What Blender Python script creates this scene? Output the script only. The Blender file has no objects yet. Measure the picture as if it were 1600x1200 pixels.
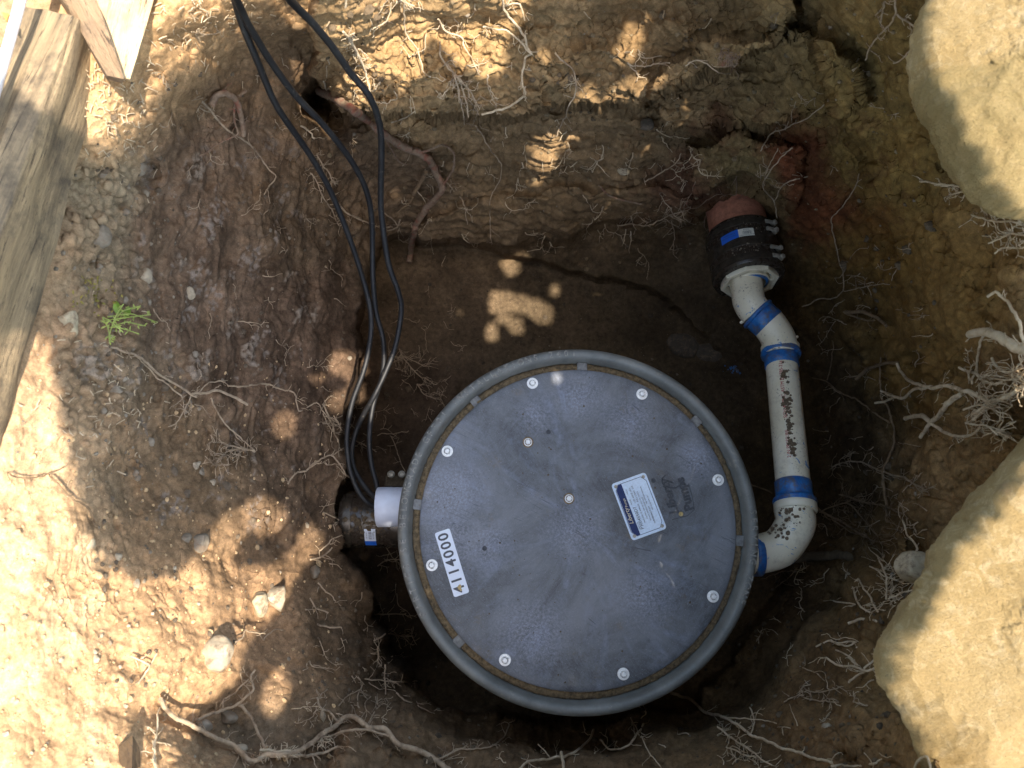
import bpy, math, random
import numpy as np
from mathutils import Vector, Matrix
random.seed(7); rng = np.random.default_rng(7)
SC = bpy.context.scene
COL = SC.collection
# ------------------------------------------------------------------ camera
TILT = math.radians(10.7); CAM = np.array([-0.111, 0.0, 1.28]); FPX = 1164.0
cd = bpy.data.cameras.new("camera"); cam = bpy.data.objects.new("camera", cd); COL.objects.link(cam)
cam.location = CAM; cam.rotation_euler = (TILT, 0, 0)
cd.sensor_width = 36; cd.lens = 36 * FPX / 1600; cd.clip_start = 0.02; cd.clip_end = 200
cd.dof.use_dof = True; cd.dof.focus_distance = 1.36; cd.dof.aperture_fstop = 8.0
SC.camera = cam
# ------------------------------------------------------------------ light
SUN = np.array([0.30, -0.22, 0.92]); SUN /= np.linalg.norm(SUN)
w = bpy.data.worlds.new("World"); SC.world = w; w.use_nodes = True
nt = w.node_tree; sky = nt.nodes.new("ShaderNodeTexSky"); sky.sky_type = 'NISHITA'; sky.sun_disc = False
sky.sun_elevation = math.asin(SUN[2]); sky.sun_rotation = math.atan2(SUN[0], SUN[1])
sky.dust_density = 1.5; sky.ozone_density = 1.0
bg = nt.nodes['Background']; bg.inputs['Strength'].default_value = 0.15
wb = nt.nodes.new('ShaderNodeMix'); wb.data_type = 'RGBA'; wb.blend_type = 'MULTIPLY'; wb.inputs[0].default_value = 1   # camera white balance
wb.inputs[7].default_value = (1.0, .93, .80, 1); nt.links.new(sky.outputs[0], wb.inputs[6]); nt.links.new(wb.outputs[2], bg.inputs[0])
sl = bpy.data.lights.new("sun", 'SUN'); sl.energy = 2.05; sl.angle = math.radians(0.53); sl.color = (1.0, 0.90, 0.76)
so = bpy.data.objects.new("sun", sl); COL.objects.link(so); so.location = (2, 1, 4)
so.rotation_euler = Vector(SUN).to_track_quat('Z', 'Y').to_euler()
SC.view_settings.view_transform = 'Standard'; SC.view_settings.look = 'None'
SC.view_settings.gamma = 1; SC.view_settings.exposure = 2.47
SC.cycles.max_bounces = 6; SC.cycles.use_denoising = True
# ------------------------------------------------------------------ geometry helpers
ca, sa = math.cos(TILT), math.sin(TILT)
def ray(px, py):
    """direction from the camera with z component -1"""
    x = np.asarray(px, float) - 800.0; y = 600.0 - np.asarray(py, float); z = -FPX
    wy = y * ca - z * sa; wz = y * sa + z * ca
    return x / -wz, wy / -wz
def P(px, py, z):
    dx, dy = ray(px, py); t = CAM[2] - z
    return np.stack([CAM[0] + dx * t, CAM[1] + dy * t, np.broadcast_to(np.asarray(z, float), np.shape(dx * t))], -1)
def fmm(px, py, z):  # metres per photo pixel at that height
    dx, dy = ray(px, py); return (CAM[2] - z) / FPX * math.sqrt(1 + dx * dx + dy * dy) * 0.97
class MB:
    def __init__(s): s.v = []; s.f = []; s.m = []
    def add(s, vs, fs, mi=0):
        o = len(s.v); s.v.extend([tuple(map(float, p)) for p in vs]); s.f.extend([tuple(i + o for i in f) for f in fs]); s.m.extend([mi] * len(fs)); return s
    def tube(s, pts, rad, n=8, cap=True, mi=0):
        pts = [np.asarray(p, float) for p in pts]; k = len(pts)
        if np.isscalar(rad): rad = [rad] * k
        t0 = pts[1] - pts[0]; t0 /= np.linalg.norm(t0) + 1e-12
        u = np.cross(t0, [0, 0, 1.0]);
        if np.linalg.norm(u) < 1e-3: u = np.cross(t0, [0, 1.0, 0])
        u /= np.linalg.norm(u); vs = []
        for i in range(k):
            t = pts[min(i + 1, k - 1)] - pts[max(i - 1, 0)]; t /= np.linalg.norm(t) + 1e-12
            u = u - t * np.dot(u, t); u /= np.linalg.norm(u) + 1e-12; b = np.cross(t, u)
            for j in range(n):
                a = 2 * math.pi * j / n; vs.append(pts[i] + rad[i] * (math.cos(a) * u + math.sin(a) * b))
        fs = [(i * n + j, i * n + (j + 1) % n, (i + 1) * n + (j + 1) % n, (i + 1) * n + j) for i in range(k - 1) for j in range(n)]
        if cap: fs += [tuple(range(n))[::-1], tuple((k - 1) * n + j for j in range(n))]
        return s.add(vs, fs, mi)
    def lathe(s, prof, c=(0, 0, 0), ax=(0, 0, 1), n=48, mi=0, closed=False, x0=None):
        ax = np.asarray(ax, float); ax = ax / np.linalg.norm(ax); c = np.asarray(c, float)
        u = np.cross(ax, [0, 0, 1.0]) if x0 is None else np.asarray(x0, float)
        if np.linalg.norm(u) < 1e-3: u = np.array([1.0, 0, 0])
        u = u - ax * np.dot(u, ax); u = u / np.linalg.norm(u); b = np.cross(ax, u); vs = []
        for r, h in prof:
            for j in range(n):
                a = 2 * math.pi * j / n; vs.append(c + ax * h + r * (math.cos(a) * u + math.sin(a) * b))
        k = len(prof)
        fs = [(i * n + j, i * n + (j + 1) % n, (i + 1) * n + (j + 1) % n, (i + 1) * n + j) for i in range(k - 1) for j in range(n)]
        if closed: fs += [((k - 1) * n + j, (k - 1) * n + (j + 1) % n, (j + 1) % n, j) for j in range(n)]
        return s.add(vs, fs, mi)
    def prism(s, poly, z0, z1, bev=0.0, mi=0):
        n = len(poly); p = np.array([q[:2] for q in poly], float); c = p.mean(0)
        d = c - p; d /= np.linalg.norm(d, axis=1)[:, None]
        rings = [(p, z0), (p, z1 - bev), (p + d * bev, z1)] if bev else [(p, z0), (p, z1)]
        vs = [(x, y, z) for q, z in rings for x, y in q]; k = len(rings)
        fs = [(i * n + j, i * n + (j + 1) % n, (i + 1) * n + (j + 1) % n, (i + 1) * n + j) for i in range(k - 1) for j in range(n)]
        fs += [tuple(range(n))[::-1], tuple((k - 1) * n + j for j in range(n))]
        return s.add(vs, fs, mi)
    def xform(s, fn): s.v = [tuple(fn(np.array(p))) for p in s.v]; return s
    def build(s, name, mat, parent=None, smooth=40, origin=None):
        me = bpy.data.meshes.new(name); me.from_pydata(s.v, [], s.f)
        for m in (mat if isinstance(mat, (list, tuple)) else [mat]): me.materials.append(m)
        if any(s.m): me.polygons.foreach_set('material_index', s.m)
        if smooth:
            me.polygons.foreach_set('use_smooth', [True] * len(me.polygons)); me.set_sharp_from_angle(angle=math.radians(smooth))
        me.update()
        o = bpy.data.objects.new(name, me); COL.objects.link(o)
        if parent is not None:
            o.parent = parent; o.matrix_parent_inverse = Matrix.Translation(parent.location).inverted()
        return o
def tag(o, label=None, cat=None, group=None, kind=None):
    if label: o['label'] = label
    if cat: o['category'] = cat
    if group: o['group'] = group
    if kind: o['kind'] = kind
    return o
def thing(name, loc, label, cat, group=None):
    o = bpy.data.objects.new(name, None); o.location = [float(q) for q in loc]; o.empty_display_size = .05
    COL.objects.link(o); return tag(o, label, cat, group)
_g = {}
def glyph(txt, size, bold=0.0, shear=0.0, align='CENTER', ext=0.0003):
    k = (txt, size, bold, shear, align, ext)
    if k not in _g:
        c = bpy.data.curves.new("t", 'FONT'); c.body = txt; c.size = size; c.align_x = align; c.align_y = 'CENTER'
        c.offset = bold; c.shear = shear; c.extrude = ext; c.resolution_u = 3
        o = bpy.data.objects.new("t", c); COL.objects.link(o)
        dg = bpy.context.evaluated_depsgraph_get(); me = bpy.data.meshes.new_from_object(o.evaluated_get(dg))
        _g[k] = ([tuple(v.co) for v in me.vertices], [tuple(p.vertices) for p in me.polygons])
        bpy.data.objects.remove(o); bpy.data.curves.remove(c); bpy.data.meshes.remove(me)
    return _g[k]
def put_text(mb, txt, size, fn, **kw):
    v, f = glyph(txt, size, **kw); mb.add([fn(np.array(p)) for p in v], f)
def rot2(p, a, c):
    return np.array([c[0] + p[0] * math.cos(a) - p[1] * math.sin(a), c[1] + p[0] * math.sin(a) + p[1] * math.cos(a), c[2] + p[2]])
# ------------------------------------------------------------------ numpy noise
_perm = rng.permutation(256); _perm = np.concatenate([_perm, _perm, _perm])
_grad = rng.normal(size=(256, 3)); _grad /= np.linalg.norm(_grad, axis=1)[:, None]; _grad = _grad.astype(np.float32)
def perlin(x, y, z):
    x, y, z = np.broadcast_arrays(np.asarray(x, np.float32), np.asarray(y, np.float32), np.asarray(z, np.float32))
    xi = np.floor(x).astype(np.int32); yi = np.floor(y).astype(np.int32); zi = np.floor(z).astype(np.int32)
    xf = x - xi; yf = y - yi; zf = z - zi
    u = xf * xf * (3 - 2 * xf); v = yf * yf * (3 - 2 * yf); w_ = zf * zf * (3 - 2 * zf)
    r = 0
    for a in (0, 1):
        for b in (0, 1):
            for c in (0, 1):
                h = _perm[_perm[_perm[(xi + a) & 255] + ((yi + b) & 255)] + ((zi + c) & 255)]
                g = _grad[h]
                r = r + (u if a else 1 - u) * (v if b else 1 - v) * (w_ if c else 1 - w_) * (g[..., 0] * (xf - a) + g[..., 1] * (yf - b) + g[..., 2] * (zf - c))
    return r * 1.6
def fbm(x, y, z, o=4, g=0.5):
    r = 0; A = 1
    for i in range(o): r = r + A * perlin(x * 2 ** i + 17 * i, y * 2 ** i + 5 * i, z * 2 ** i + 9 * i); A *= g
    return r
def sstep(a, b, x): t = np.clip((x - a) / (b - a), 0, 1); return t * t * (3 - 2 * t)
def in_poly(px, py, poly):
    px = np.asarray(px, float); py = np.asarray(py, float); r = np.zeros(np.broadcast(px, py).shape, bool); n = len(poly)
    for i in range(n):
        x1, y1 = poly[i]; x2, y2 = poly[(i + 1) % n]
        if y1 == y2: continue
        r ^= ((y1 > py) != (y2 > py)) & (px < (x2 - x1) * (py - y1) / (y2 - y1) + x1)
    return r
def sdf(px, py, poly, closed=True):
    d = np.full(np.broadcast(px, py).shape, 1e9); n = len(poly)
    for i in range(n if closed else n - 1):
        x1, y1 = poly[i]; x2, y2 = poly[(i + 1) % n]; ex, ey = x2 - x1, y2 - y1
        t = np.clip(((px - x1) * ex + (py - y1) * ey) / (ex * ex + ey * ey), 0, 1)
        d = np.minimum(d, np.hypot(px - x1 - t * ex, py - y1 - t * ey))
    return np.where(in_poly(px, py, poly), -d, d) if closed else d
# ------------------------------------------------------------------ materials
class NT:
    def __init__(s, name):
        s.m = bpy.data.materials.new(name); s.m.use_nodes = True; s.t = s.m.node_tree; s.b = s.t.nodes['Principled BSDF']
        s.co = s.t.nodes.new('ShaderNodeTexCoord').outputs['Object']
    def n(s, typ, **kw):
        o = s.t.nodes.new(typ)
        for k, v in kw.items():
            if k[0] == '_': setattr(o, k[1:], v)
            else:
                i = o.inputs[k.replace('~', ' ')]
                if hasattr(v, 'is_output') or isinstance(v, bpy.types.NodeSocket): s.t.links.new(v, i)
                else: i.default_value = v
        return o
    def noise(s, scale, detail=4, rough=.55, vec=None, dist=0.0):
        return s.n('ShaderNodeTexNoise', Scale=scale, Detail=detail, Roughness=rough, Distortion=dist, Vector=vec or s.co).outputs['Fac']
    def maprange(s, v, a, b, c=0, d=1):
        o = s.n('ShaderNodeMapRange'); s.t.links.new(v, o.inputs[0])
        for i, q in enumerate((a, b, c, d)): o.inputs[i + 1].default_value = q
        return o.outputs[0]
    def mix(s, f, a, b, mode='MIX'):
        o = s.n('ShaderNodeMix', _data_type='RGBA', _blend_type=mode)
        for i, v in ((0, f), (6, a), (7, b)):
            if isinstance(v, bpy.types.NodeSocket): s.t.links.new(v, o.inputs[i])
            else: o.inputs[i].default_value = v if i == 0 else (tuple(v) + (1,))[:4]
        return o.outputs[2]
    def math(s, op, a, b=0.0):
        o = s.n('ShaderNodeMath', _operation=op)
        for i, v in enumerate((a, b)):
            if isinstance(v, bpy.types.NodeSocket): s.t.links.new(v, o.inputs[i])
            else: o.inputs[i].default_value = v
        return o.outputs[0]
    def scalevec(s, sc, rz=0.0, vec=None):
        o = s.n('ShaderNodeMapping', _vector_type='TEXTURE'); s.t.links.new(vec or s.co, o.inputs[0]); o.inputs['Scale'].default_value = [1 / q for q in sc]
        o.inputs['Rotation'].default_value = (0, 0, rz); return o.outputs[0]
    def bump(s, h, strength, dist, prev=None):
        o = s.n('ShaderNodeBump', Height=h, Strength=strength, Distance=dist)
        if prev: s.t.links.new(prev, o.inputs['Normal'])
        return o.outputs[0]
    def out(s, col=None, rough=None, nrm=None, **kw):
        for k, v in (('Base Color', col), ('Roughness', rough), ('Normal', nrm)):
            if v is None: continue
            if isinstance(v, bpy.types.NodeSocket): s.t.links.new(v, s.b.inputs[k])
            else: s.b.inputs[k].default_value = (tuple(v) + (1,))[:4] if k == 'Base Color' else v
        for k, v in kw.items(): s.b.inputs[k.replace('~', ' ')].default_value = v
        return s.m
def m_soil():
    s = NT('soil'); vc = s.n('ShaderNodeVertexColor', _layer_name='soil').outputs[0]
    a = s.maprange(s.noise(90, 6, .7), .32, .7, .62, 1.38); b = s.maprange(s.noise(520, 5, .85), .3, .7, .66, 1.34)
    k = s.math('MULTIPLY', a, b)
    cr = s.n('ShaderNodeCombineColor'); [s.t.links.new(k, cr.inputs[i]) for i in range(3)]
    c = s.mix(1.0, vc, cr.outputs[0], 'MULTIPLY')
    # pale grains
    v = s.n('ShaderNodeTexVoronoi', Scale=260.0, Vector=s.co); d = s.maprange(v.outputs['Distance'], .12, .2, 1, 0)
    sel = s.maprange(s.n('ShaderNodeSeparateColor', Color=v.outputs['Color']).outputs[0], .90, .93)
    c = s.mix(s.math('MULTIPLY', s.math('MULTIPLY', d, sel), .55), c, (.42, .36, .27))
    n1 = s.bump(s.noise(55, 9, .78), .30, .0026); n2 = s.bump(s.noise(800, 4, .8), .75, .0018, n1)
    return s.out(c, .95, n2, **{'Specular IOR Level': .12})
def m_wood(name, c1, c2, c3, rz, sc=1.0):
    s = NT(name); v = s.scalevec((70 * sc, 3.0 * sc, 70 * sc), rz)
    g = s.noise(1.0, 8, .75, v, .25); g2 = s.noise(3.0, 6, .75, s.scalevec((75, 2.2, 75), rz))
    c = s.mix(s.maprange(g, .36, .64), c1, c2); c = s.mix(s.maprange(s.noise(16, 6, .7), .48, .68), c, c3)
    c = s.mix(s.maprange(g2, .56, .64, 0, .9), c, (.045, .032, .022))
    return s.out(c, .85, s.bump(g2, .5, .002, s.bump(g, .8, .005)))
def m_plain(name, col, rough=.5, n=0, var=.15, bump=0.0, bs=300, **kw):
    s = NT(name)
    k = s.maprange(s.noise(n or 60, 5, .65), .3, .7, 1 - var, 1 + var)
    cr = s.n('ShaderNodeCombineColor'); [s.t.links.new(k, cr.inputs[i]) for i in range(3)]
    c = s.mix(1.0, col, cr.outputs[0], 'MULTIPLY')
    return s.out(c, rough, s.bump(s.noise(bs, 4, .6), bump, .002) if bump else None, **kw)
def m_rock(moss=False):
    s = NT('boulder_stone')
    c = s.mix(s.maprange(s.noise(9, 6, .65), .35, .65), (.47, .325, .135), (.58, .42, .20))
    c = s.mix(s.maprange(s.noise(55, 6, .75, None, 1.0), .5, .66), c, (.68, .52, .29))
    c = s.mix(s.maprange(s.noise(5, 5, .7), .6, .7, 0, .55), c, (.30, .21, .16))
    c = s.mix(s.maprange(s.noise(260, 3, .7), .62, .72, 0, .5), c, (.14, .11, .07))
    va = s.n('ShaderNodeTexNoise', Scale=9.0, Detail=5, Vector=s.co); vb = s.n('ShaderNodeVectorMath', _operation='SCALE', Vector=va.outputs['Color'], Scale=.12); vc_ = s.n('ShaderNodeVectorMath', _operation='ADD'); s.t.links.new(s.co, vc_.inputs[0]); s.t.links.new(vb.outputs[0], vc_.inputs[1])
    cr = s.n('ShaderNodeTexVoronoi', Scale=7.0, Vector=vc_.outputs[0], _feature='DISTANCE_TO_EDGE').outputs['Distance']
    crk = s.math('MULTIPLY', s.maprange(cr, 0, .012, 1, 0), s.maprange(s.noise(6, 3, .6), .50, .56)); c = s.mix(s.math('MULTIPLY', crk, .12), c, (.12, .085, .05))
    c = s.mix(s.maprange(s.noise(800, 2, .8), .35, .65, 0, .35), c, (.30, .22, .12))
    if moss:  # olive lower part: moss colour with dapple shade painted in
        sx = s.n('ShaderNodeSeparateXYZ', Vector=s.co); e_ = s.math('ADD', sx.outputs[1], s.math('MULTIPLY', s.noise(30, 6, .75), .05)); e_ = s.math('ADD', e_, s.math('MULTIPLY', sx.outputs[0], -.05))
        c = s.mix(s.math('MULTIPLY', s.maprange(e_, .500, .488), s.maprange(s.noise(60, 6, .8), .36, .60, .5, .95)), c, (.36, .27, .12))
    n1 = s.bump(s.noise(38, 9, .8), 1.0, .014); n2 = s.bump(s.noise(240, 4, .75), .9, .003, n1)
    return s.out(c, .9, n2, **{'Specular IOR Level': .2})
def m_cobble(name, c1, c2):
    s = NT(name); c = s.mix(s.maprange(s.noise(40, 6, .7), .4, .65), c1, c2)
    c = s.mix(s.maprange(s.noise(70, 6, .75), .50, .62, 0, .85), c, (.20, .14, .09))
    return s.out(c, .8, s.bump(s.noise(150, 6, .7), .5, .002))
def m_root(name, c1, c2, c3):
    s = NT(name); v = s.noise(120, 5, .7); c = s.mix(s.maprange(v, .35, .65), c1, c2)
    c = s.mix(s.maprange(s.noise(45, 4, .6), .52, .68), c, c3)
    return s.out(c, .85, s.bump(s.noise(260, 6, .8), .9, .0025))
def m_lid():
    s = NT('lid_plastic')
    sx = s.n('ShaderNodeSeparateXYZ', Vector=s.co)
    ang = s.n('ShaderNodeMath', _operation='ARCTAN2'); s.t.links.new(sx.outputs[1], ang.inputs[0]); s.t.links.new(sx.outputs[0], ang.inputs[1])
    rad = s.n('ShaderNodeVectorMath', _operation='LENGTH'); s.t.links.new(s.co, rad.inputs[0])
    # random-direction brushed wiping streaks: two stretched noises blended by a broad mask
    st1 = s.noise(1.0, 5, .7, s.scalevec((240, 70, 240), .7), 1.2); st2 = s.noise(1.0, 5, .7, s.scalevec((220, 60, 240), -.6), 1.2)
    msk = s.maprange(s.noise(6, 2, .5), .42, .58); st = s.mix(msk, st1, st2)
    stf = s.n('ShaderNodeSeparateColor', Color=st).outputs[0]
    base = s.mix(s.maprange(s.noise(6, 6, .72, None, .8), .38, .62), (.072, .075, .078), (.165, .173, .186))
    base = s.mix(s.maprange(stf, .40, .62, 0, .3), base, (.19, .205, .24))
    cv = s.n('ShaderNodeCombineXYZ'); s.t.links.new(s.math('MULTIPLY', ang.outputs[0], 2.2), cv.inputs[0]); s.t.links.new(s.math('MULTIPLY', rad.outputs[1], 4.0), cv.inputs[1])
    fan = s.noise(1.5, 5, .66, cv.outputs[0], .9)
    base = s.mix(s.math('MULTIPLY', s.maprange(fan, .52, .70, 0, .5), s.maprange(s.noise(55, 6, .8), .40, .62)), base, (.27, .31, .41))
    fine = s.noise(230, 5, .85)
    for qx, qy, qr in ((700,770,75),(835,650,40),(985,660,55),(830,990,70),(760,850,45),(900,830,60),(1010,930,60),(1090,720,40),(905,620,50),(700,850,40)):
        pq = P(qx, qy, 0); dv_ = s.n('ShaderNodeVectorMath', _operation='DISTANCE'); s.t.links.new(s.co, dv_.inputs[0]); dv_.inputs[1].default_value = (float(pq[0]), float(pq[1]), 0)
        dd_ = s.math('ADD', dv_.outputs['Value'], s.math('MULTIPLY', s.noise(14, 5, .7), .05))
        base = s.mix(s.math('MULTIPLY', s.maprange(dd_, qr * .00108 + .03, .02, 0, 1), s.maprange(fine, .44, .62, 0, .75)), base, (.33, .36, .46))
    base = s.mix(s.maprange(s.noise(520, 3, .8), .60, .72, 0, .85), base, (.34, .36, .42))
    base = s.mix(s.maprange(s.noise(16, 7, .78), .58, .72, 0, .5), base, (.17, .125, .075))
    base = s.mix(s.maprange(s.noise(90, 4, .8), .68, .73, 0, .9), base, (.04, .032, .026))
    scr = s.n('ShaderNodeTexVoronoi', Scale=1.0, Vector=s.scalevec((90, 5, 90), 1.1), _feature='DISTANCE_TO_EDGE').outputs['Distance']
    base = s.mix(s.math('MULTIPLY', s.maprange(scr, .0, .02, .7, 0), s.maprange(s.noise(12, 3, .6), .56, .62)), base, (.03, .03, .035))
    n1 = s.bump(stf, .25, .0006); n2 = s.bump(s.noise(400, 4, .7), .18, .0008, n1)
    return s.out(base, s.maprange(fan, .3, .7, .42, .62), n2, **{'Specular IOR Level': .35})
def m_rim():
    s = NT('rim_plastic')
    c = s.mix(s.maprange(s.noise(14, 6, .7), .38, .66), (.115, .122, .116), (.20, .208, .195))
    c = s.mix(s.maprange(s.noise(32, 7, .75), .60, .70, 0, .8), c, (.30, .27, .22))
    c = s.mix(s.maprange(s.noise(11, 5, .7), .61, .68, 0, .7), c, (.14, .10, .07))
    c = s.mix(s.maprange(s.noise(300, 4, .75), .66, .74, 0, .8), c, (.34, .33, .30))
    return s.out(c, .5, s.bump(s.noise(160, 5, .7), .3, .001))
def m_pvc():
    s = NT('white_pvc')
    c = s.mix(s.maprange(s.noise(12, 4, .6), .4, .65), (.88, .81, .63), (.78, .70, .50))
    blot = s.noise(36, 5, .6, None, 1.5); c = s.mix(s.maprange(blot, .635, .655, 0, .85), c, (.04, .22, .50))
    spl = s.noise(210, 4, .7); grp = s.maprange(s.noise(20, 3, .6), .52, .62)
    c = s.mix(s.math('MULTIPLY', s.maprange(spl, .56, .66), grp), c, (.17, .12, .075))
    c = s.mix(s.maprange(s.noise(22, 7, .8), .52, .68, 0, .5), c, (.42, .34, .23))
    return s.out(c, .32, s.bump(s.noise(140, 4, .6), .1, .001))
def m_primer():
    s = NT('blue_primer')
    c = s.mix(s.maprange(s.noise(60, 5, .7, None, .7), .38, .62), (.015, .10, .34), (.03, .20, .52))
    c = s.mix(s.maprange(s.noise(55, 6, .78), .47, .60, 0, .8), c, (.13, .11, .09))
    return s.out(c, .35)
def m_rubber():
    s = NT('black_rubber')
    c = s.mix(s.maprange(s.noise(130, 6, .75), .62, .70, 0, .6), (.036, .027, .020), (.18, .135, .09))
    return s.out(c, s.maprange(s.noise(50, 5, .7), .4, .7, .16, .45), s.bump(s.noise(90, 3, .6), .04, .001))
def m_cable():
    s = NT('cable_jacket')
    c = s.mix(s.maprange(s.noise(160, 5, .75), .60, .70, 0, .8), (.007, .007, .008), (.13, .11, .085))
    c = s.mix(s.maprange(s.noise(26, 4, .6), .5, .7, 0, .35), c, (.04, .038, .036))
    return s.out(c, .55, s.bump(s.noise(500, 2, .6), .15, .0005))
SOIL = m_soil(); ROCK = m_rock(); ROCK_MOSS_SHADE = m_rock(True); LID = m_lid(); RIM = m_rim(); PVC = m_pvc(); PRIMER = m_primer(); RUBBER = m_rubber(); CABLE = m_cable()
STEEL = m_plain('stainless_steel', (.86, .86, .84), .4, 300, .12, .1, 400, Metallic=.1)
DULL = m_plain('dirty_steel', (.36, .33, .27), .5, 150, .4, .3, 500, Metallic=.4)
CLAY = m_plain('clay_pipe', (.42, .17, .10), .85, 90, .35, .5, 300)
ADAPT = m_plain('grey_white_pvc', (.60, .64, .74), .35, 30, .1, .05, 200)
DIRT = m_plain('packed_dirt', (.20, .135, .07), .97, 220, .55, .9, 500)
RINGD = m_plain('groove_dirt', (.135, .095, .05), .97, 160, .7, .9, 500)
DARKD = m_plain('wet_dirt', (.10, .072, .042), .97, 220, .4, .9, 500)
RUST = m_plain('brass', (.45, .33, .14), .4, 200, .3)
LABELW = m_plain('sticker_white', (.66, .71, .80), .4, 40, .06)
LABELC = m_plain('sticker_cream', (.72, .71, .62), .4, 40, .06)
LABELB = m_plain('sticker_blue', (.02, .13, .62), .35, 40, .1)
INK = m_plain('ink', (.06, .065, .08), .5); INKR = m_plain('red_ink', (.45, .06, .05), .6)
PLATE = m_plain('plate_metal', (.60, .70, .82), .4, 300, .12, .1, 500); STRIP = m_plain('dark_strip', (.035, .05, .13), .16)
GOLD = m_plain('gold_ink', (.62, .54, .36), .5)
EMB = m_plain('embossed_plastic', (.05, .054, .062), .6, 200, .4)
RT_PALE = m_root('pale_root', (.36, .26, .165), (.52, .40, .27), (.21, .145, .09))
RT_TAN = m_root('tan_root', (.54, .42, .27), (.68, .55, .38), (.34, .24, .14))
RT_RED = m_root('reddish_root', (.20, .12, .075), (.33, .24, .16), (.30, .10, .06))
RT_BROWN = m_root('brown_root', (.20, .13, .07), (.30, .20, .11), (.12, .08, .045))
STONE_T = m_cobble('tan_stone', (.40, .32, .20), (.52, .43, .29)); STONE_G = m_cobble('grey_stone', (.17, .14, .10), (.28, .235, .175))
STONE_P = m_cobble('pale_stone', (.33, .27, .185), (.46, .38, .27)); STONE_D = m_cobble('dark_stone', (.075, .06, .042), (.10, .078, .055))
GREEN = m_plain('weed_green', (.16, .27, .035), .5, 60, .3); LEAF = m_plain('leaf', (.12, .16, .05), .5, 30, .3); BARK = m_plain('bark', (.12, .09, .06), .95, 40, .4, .8, 60)
# ------------------------------------------------------------------ ground sheet with the pit
ZT = np.array([
 [.53,.53,.53,.53,.52,.49,.46,.45,.44,.43,.42,.41,.39,.40,.44,.49,.50,.50,.50],
 [.53,.53,.53,.525,.50,.41,.35,.35,.33,.31,.29,.27,.23,.24,.32,.42,.49,.50,.50],
 [.53,.53,.52,.50,.39,.25,.16,.19,.18,.16,.14,.12,.09,.10,.20,.33,.45,.50,.50],
 [.52,.52,.50,.44,.27,.16,.03,.02,.01,.01,.00,.00,-.01,.01,.09,.24,.38,.45,.50],
 [.50,.48,.45,.35,.23,.12,-.02,-.20,-.20,-.20,-.20,-.19,-.14,-.10,-.04,.12,.30,.42,.48],
 [.50,.48,.44,.33,.21,.10,-.05,-.34,-.40,-.42,-.42,-.41,-.36,-.31,-.20,.02,.24,.40,.46],
 [.50,.48,.43,.32,.20,.09,-.06,-.30,-.43,-.46,-.47,-.47,-.46,-.44,-.32,-.05,.19,.38,.45],
 [.50,.48,.42,.32,.20,.08,-.06,-.22,-.5,-.5,-.5,-.5,-.5,-.5,-.42,-.12,.13,.34,.45],
 [.50,.47,.41,.31,.20,.08,-.06,-.2,-.5,-.5,-.5,-.5,-.5,-.5,-.44,-.16,.12,.34,.45],
 [.50,.47,.41,.32,.21,.09,-.05,-.2,-.5,-.5,-.5,-.5,-.5,-.5,-.40,-.10,.14,.36,.45],
 [.50,.47,.42,.34,.24,.11,-.03,-.2,-.45,-.5,-.5,-.5,-.5,-.38,-.20,.02,.24,.42,.48],
 [.50,.48,.43,.36,.27,.15,.01,-.15,-.35,-.5,-.5,-.5,-.40,-.24,-.06,.12,.32,.46,.50],
 [.50,.48,.44,.38,.30,.20,.08,-.06,-.18,-.26,-.28,-.26,-.22,-.10,.06,.20,.40,.50,.50],
 [.50,.50,.46,.42,.35,.27,.18,.09,.01,-.02,-.03,-.02,.02,.09,.18,.30,.45,.50,.50],
 [.50,.50,.49,.46,.42,.36,.30,.25,.21,.20,.20,.21,.24,.28,.34,.42,.50,.50,.50]])
def cub(t):
    return np.stack([-.5*t+t*t-.5*t**3, 1-2.5*t*t+1.5*t**3, .5*t+2*t*t-1.5*t**3, -.5*t*t+.5*t**3], -1)
def lattice(px, py):
    gx = np.clip((px + 100) / 100, 0, 17.999); gy = np.clip((py + 100) / 100, 0, 13.999)
    ix = gx.astype(int); iy = gy.astype(int); wx = cub(gx - ix); wy = cub(gy - iy); r = 0
    for a in range(4):
        for b in range(4):
            r = r + wx[..., a] * wy[..., b] * ZT[np.clip(iy + b - 1, 0, 14), np.clip(ix + a - 1, 0, 18)]
    return r
FLOORP = [(590,380),(566,440),(556,520),(548,600),(541,680),(538,770),(545,870),(582,930),(603,1000),(632,1068),(700,1104),(850,1128),(1000,1122),(1080,1095),(1150,1030),(1195,940),(1235,890),(1200,600),(1000,450),(700,380)]
LIP = [(490,-300),(492,125),(520,172),(557,168),(600,176),(655,182),(720,196),(800,188),(865,160),(935,172),(1033,152),(1083,134),(1120,118),(1160,100),(1250,40),(1300,-300)]
LEDGE = [(1010,150),(1050,197),(1110,205),(1170,200),(1225,195),(1300,178),(1360,160),(1300,60),(1100,60)]
LEDGE2 = [(1070,230),(1084,305),(1097,297),(1125,283),(1165,276),(1205,288),(1240,320),(1270,240),(1160,210)]
LEDGE3 = [(660,390),(735,388),(800,372),(860,380),(930,365),(1010,352),(1080,345),(1080,300),(900,290),(660,330)]
RBANK = [(1262,60),(1300,165),(1352,255),(1392,370),(1412,470),(1428,560),(1440,640),(1424,730),(1400,800),(1372,860),(1320,905),(1250,985),(1200,1050),(1150,1100),(1060,1145),(900,1160),(740,1150),(620,1115),(560,1090),(300,1900),(2600,1900),(2600,-400),(1300,-400)]
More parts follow.
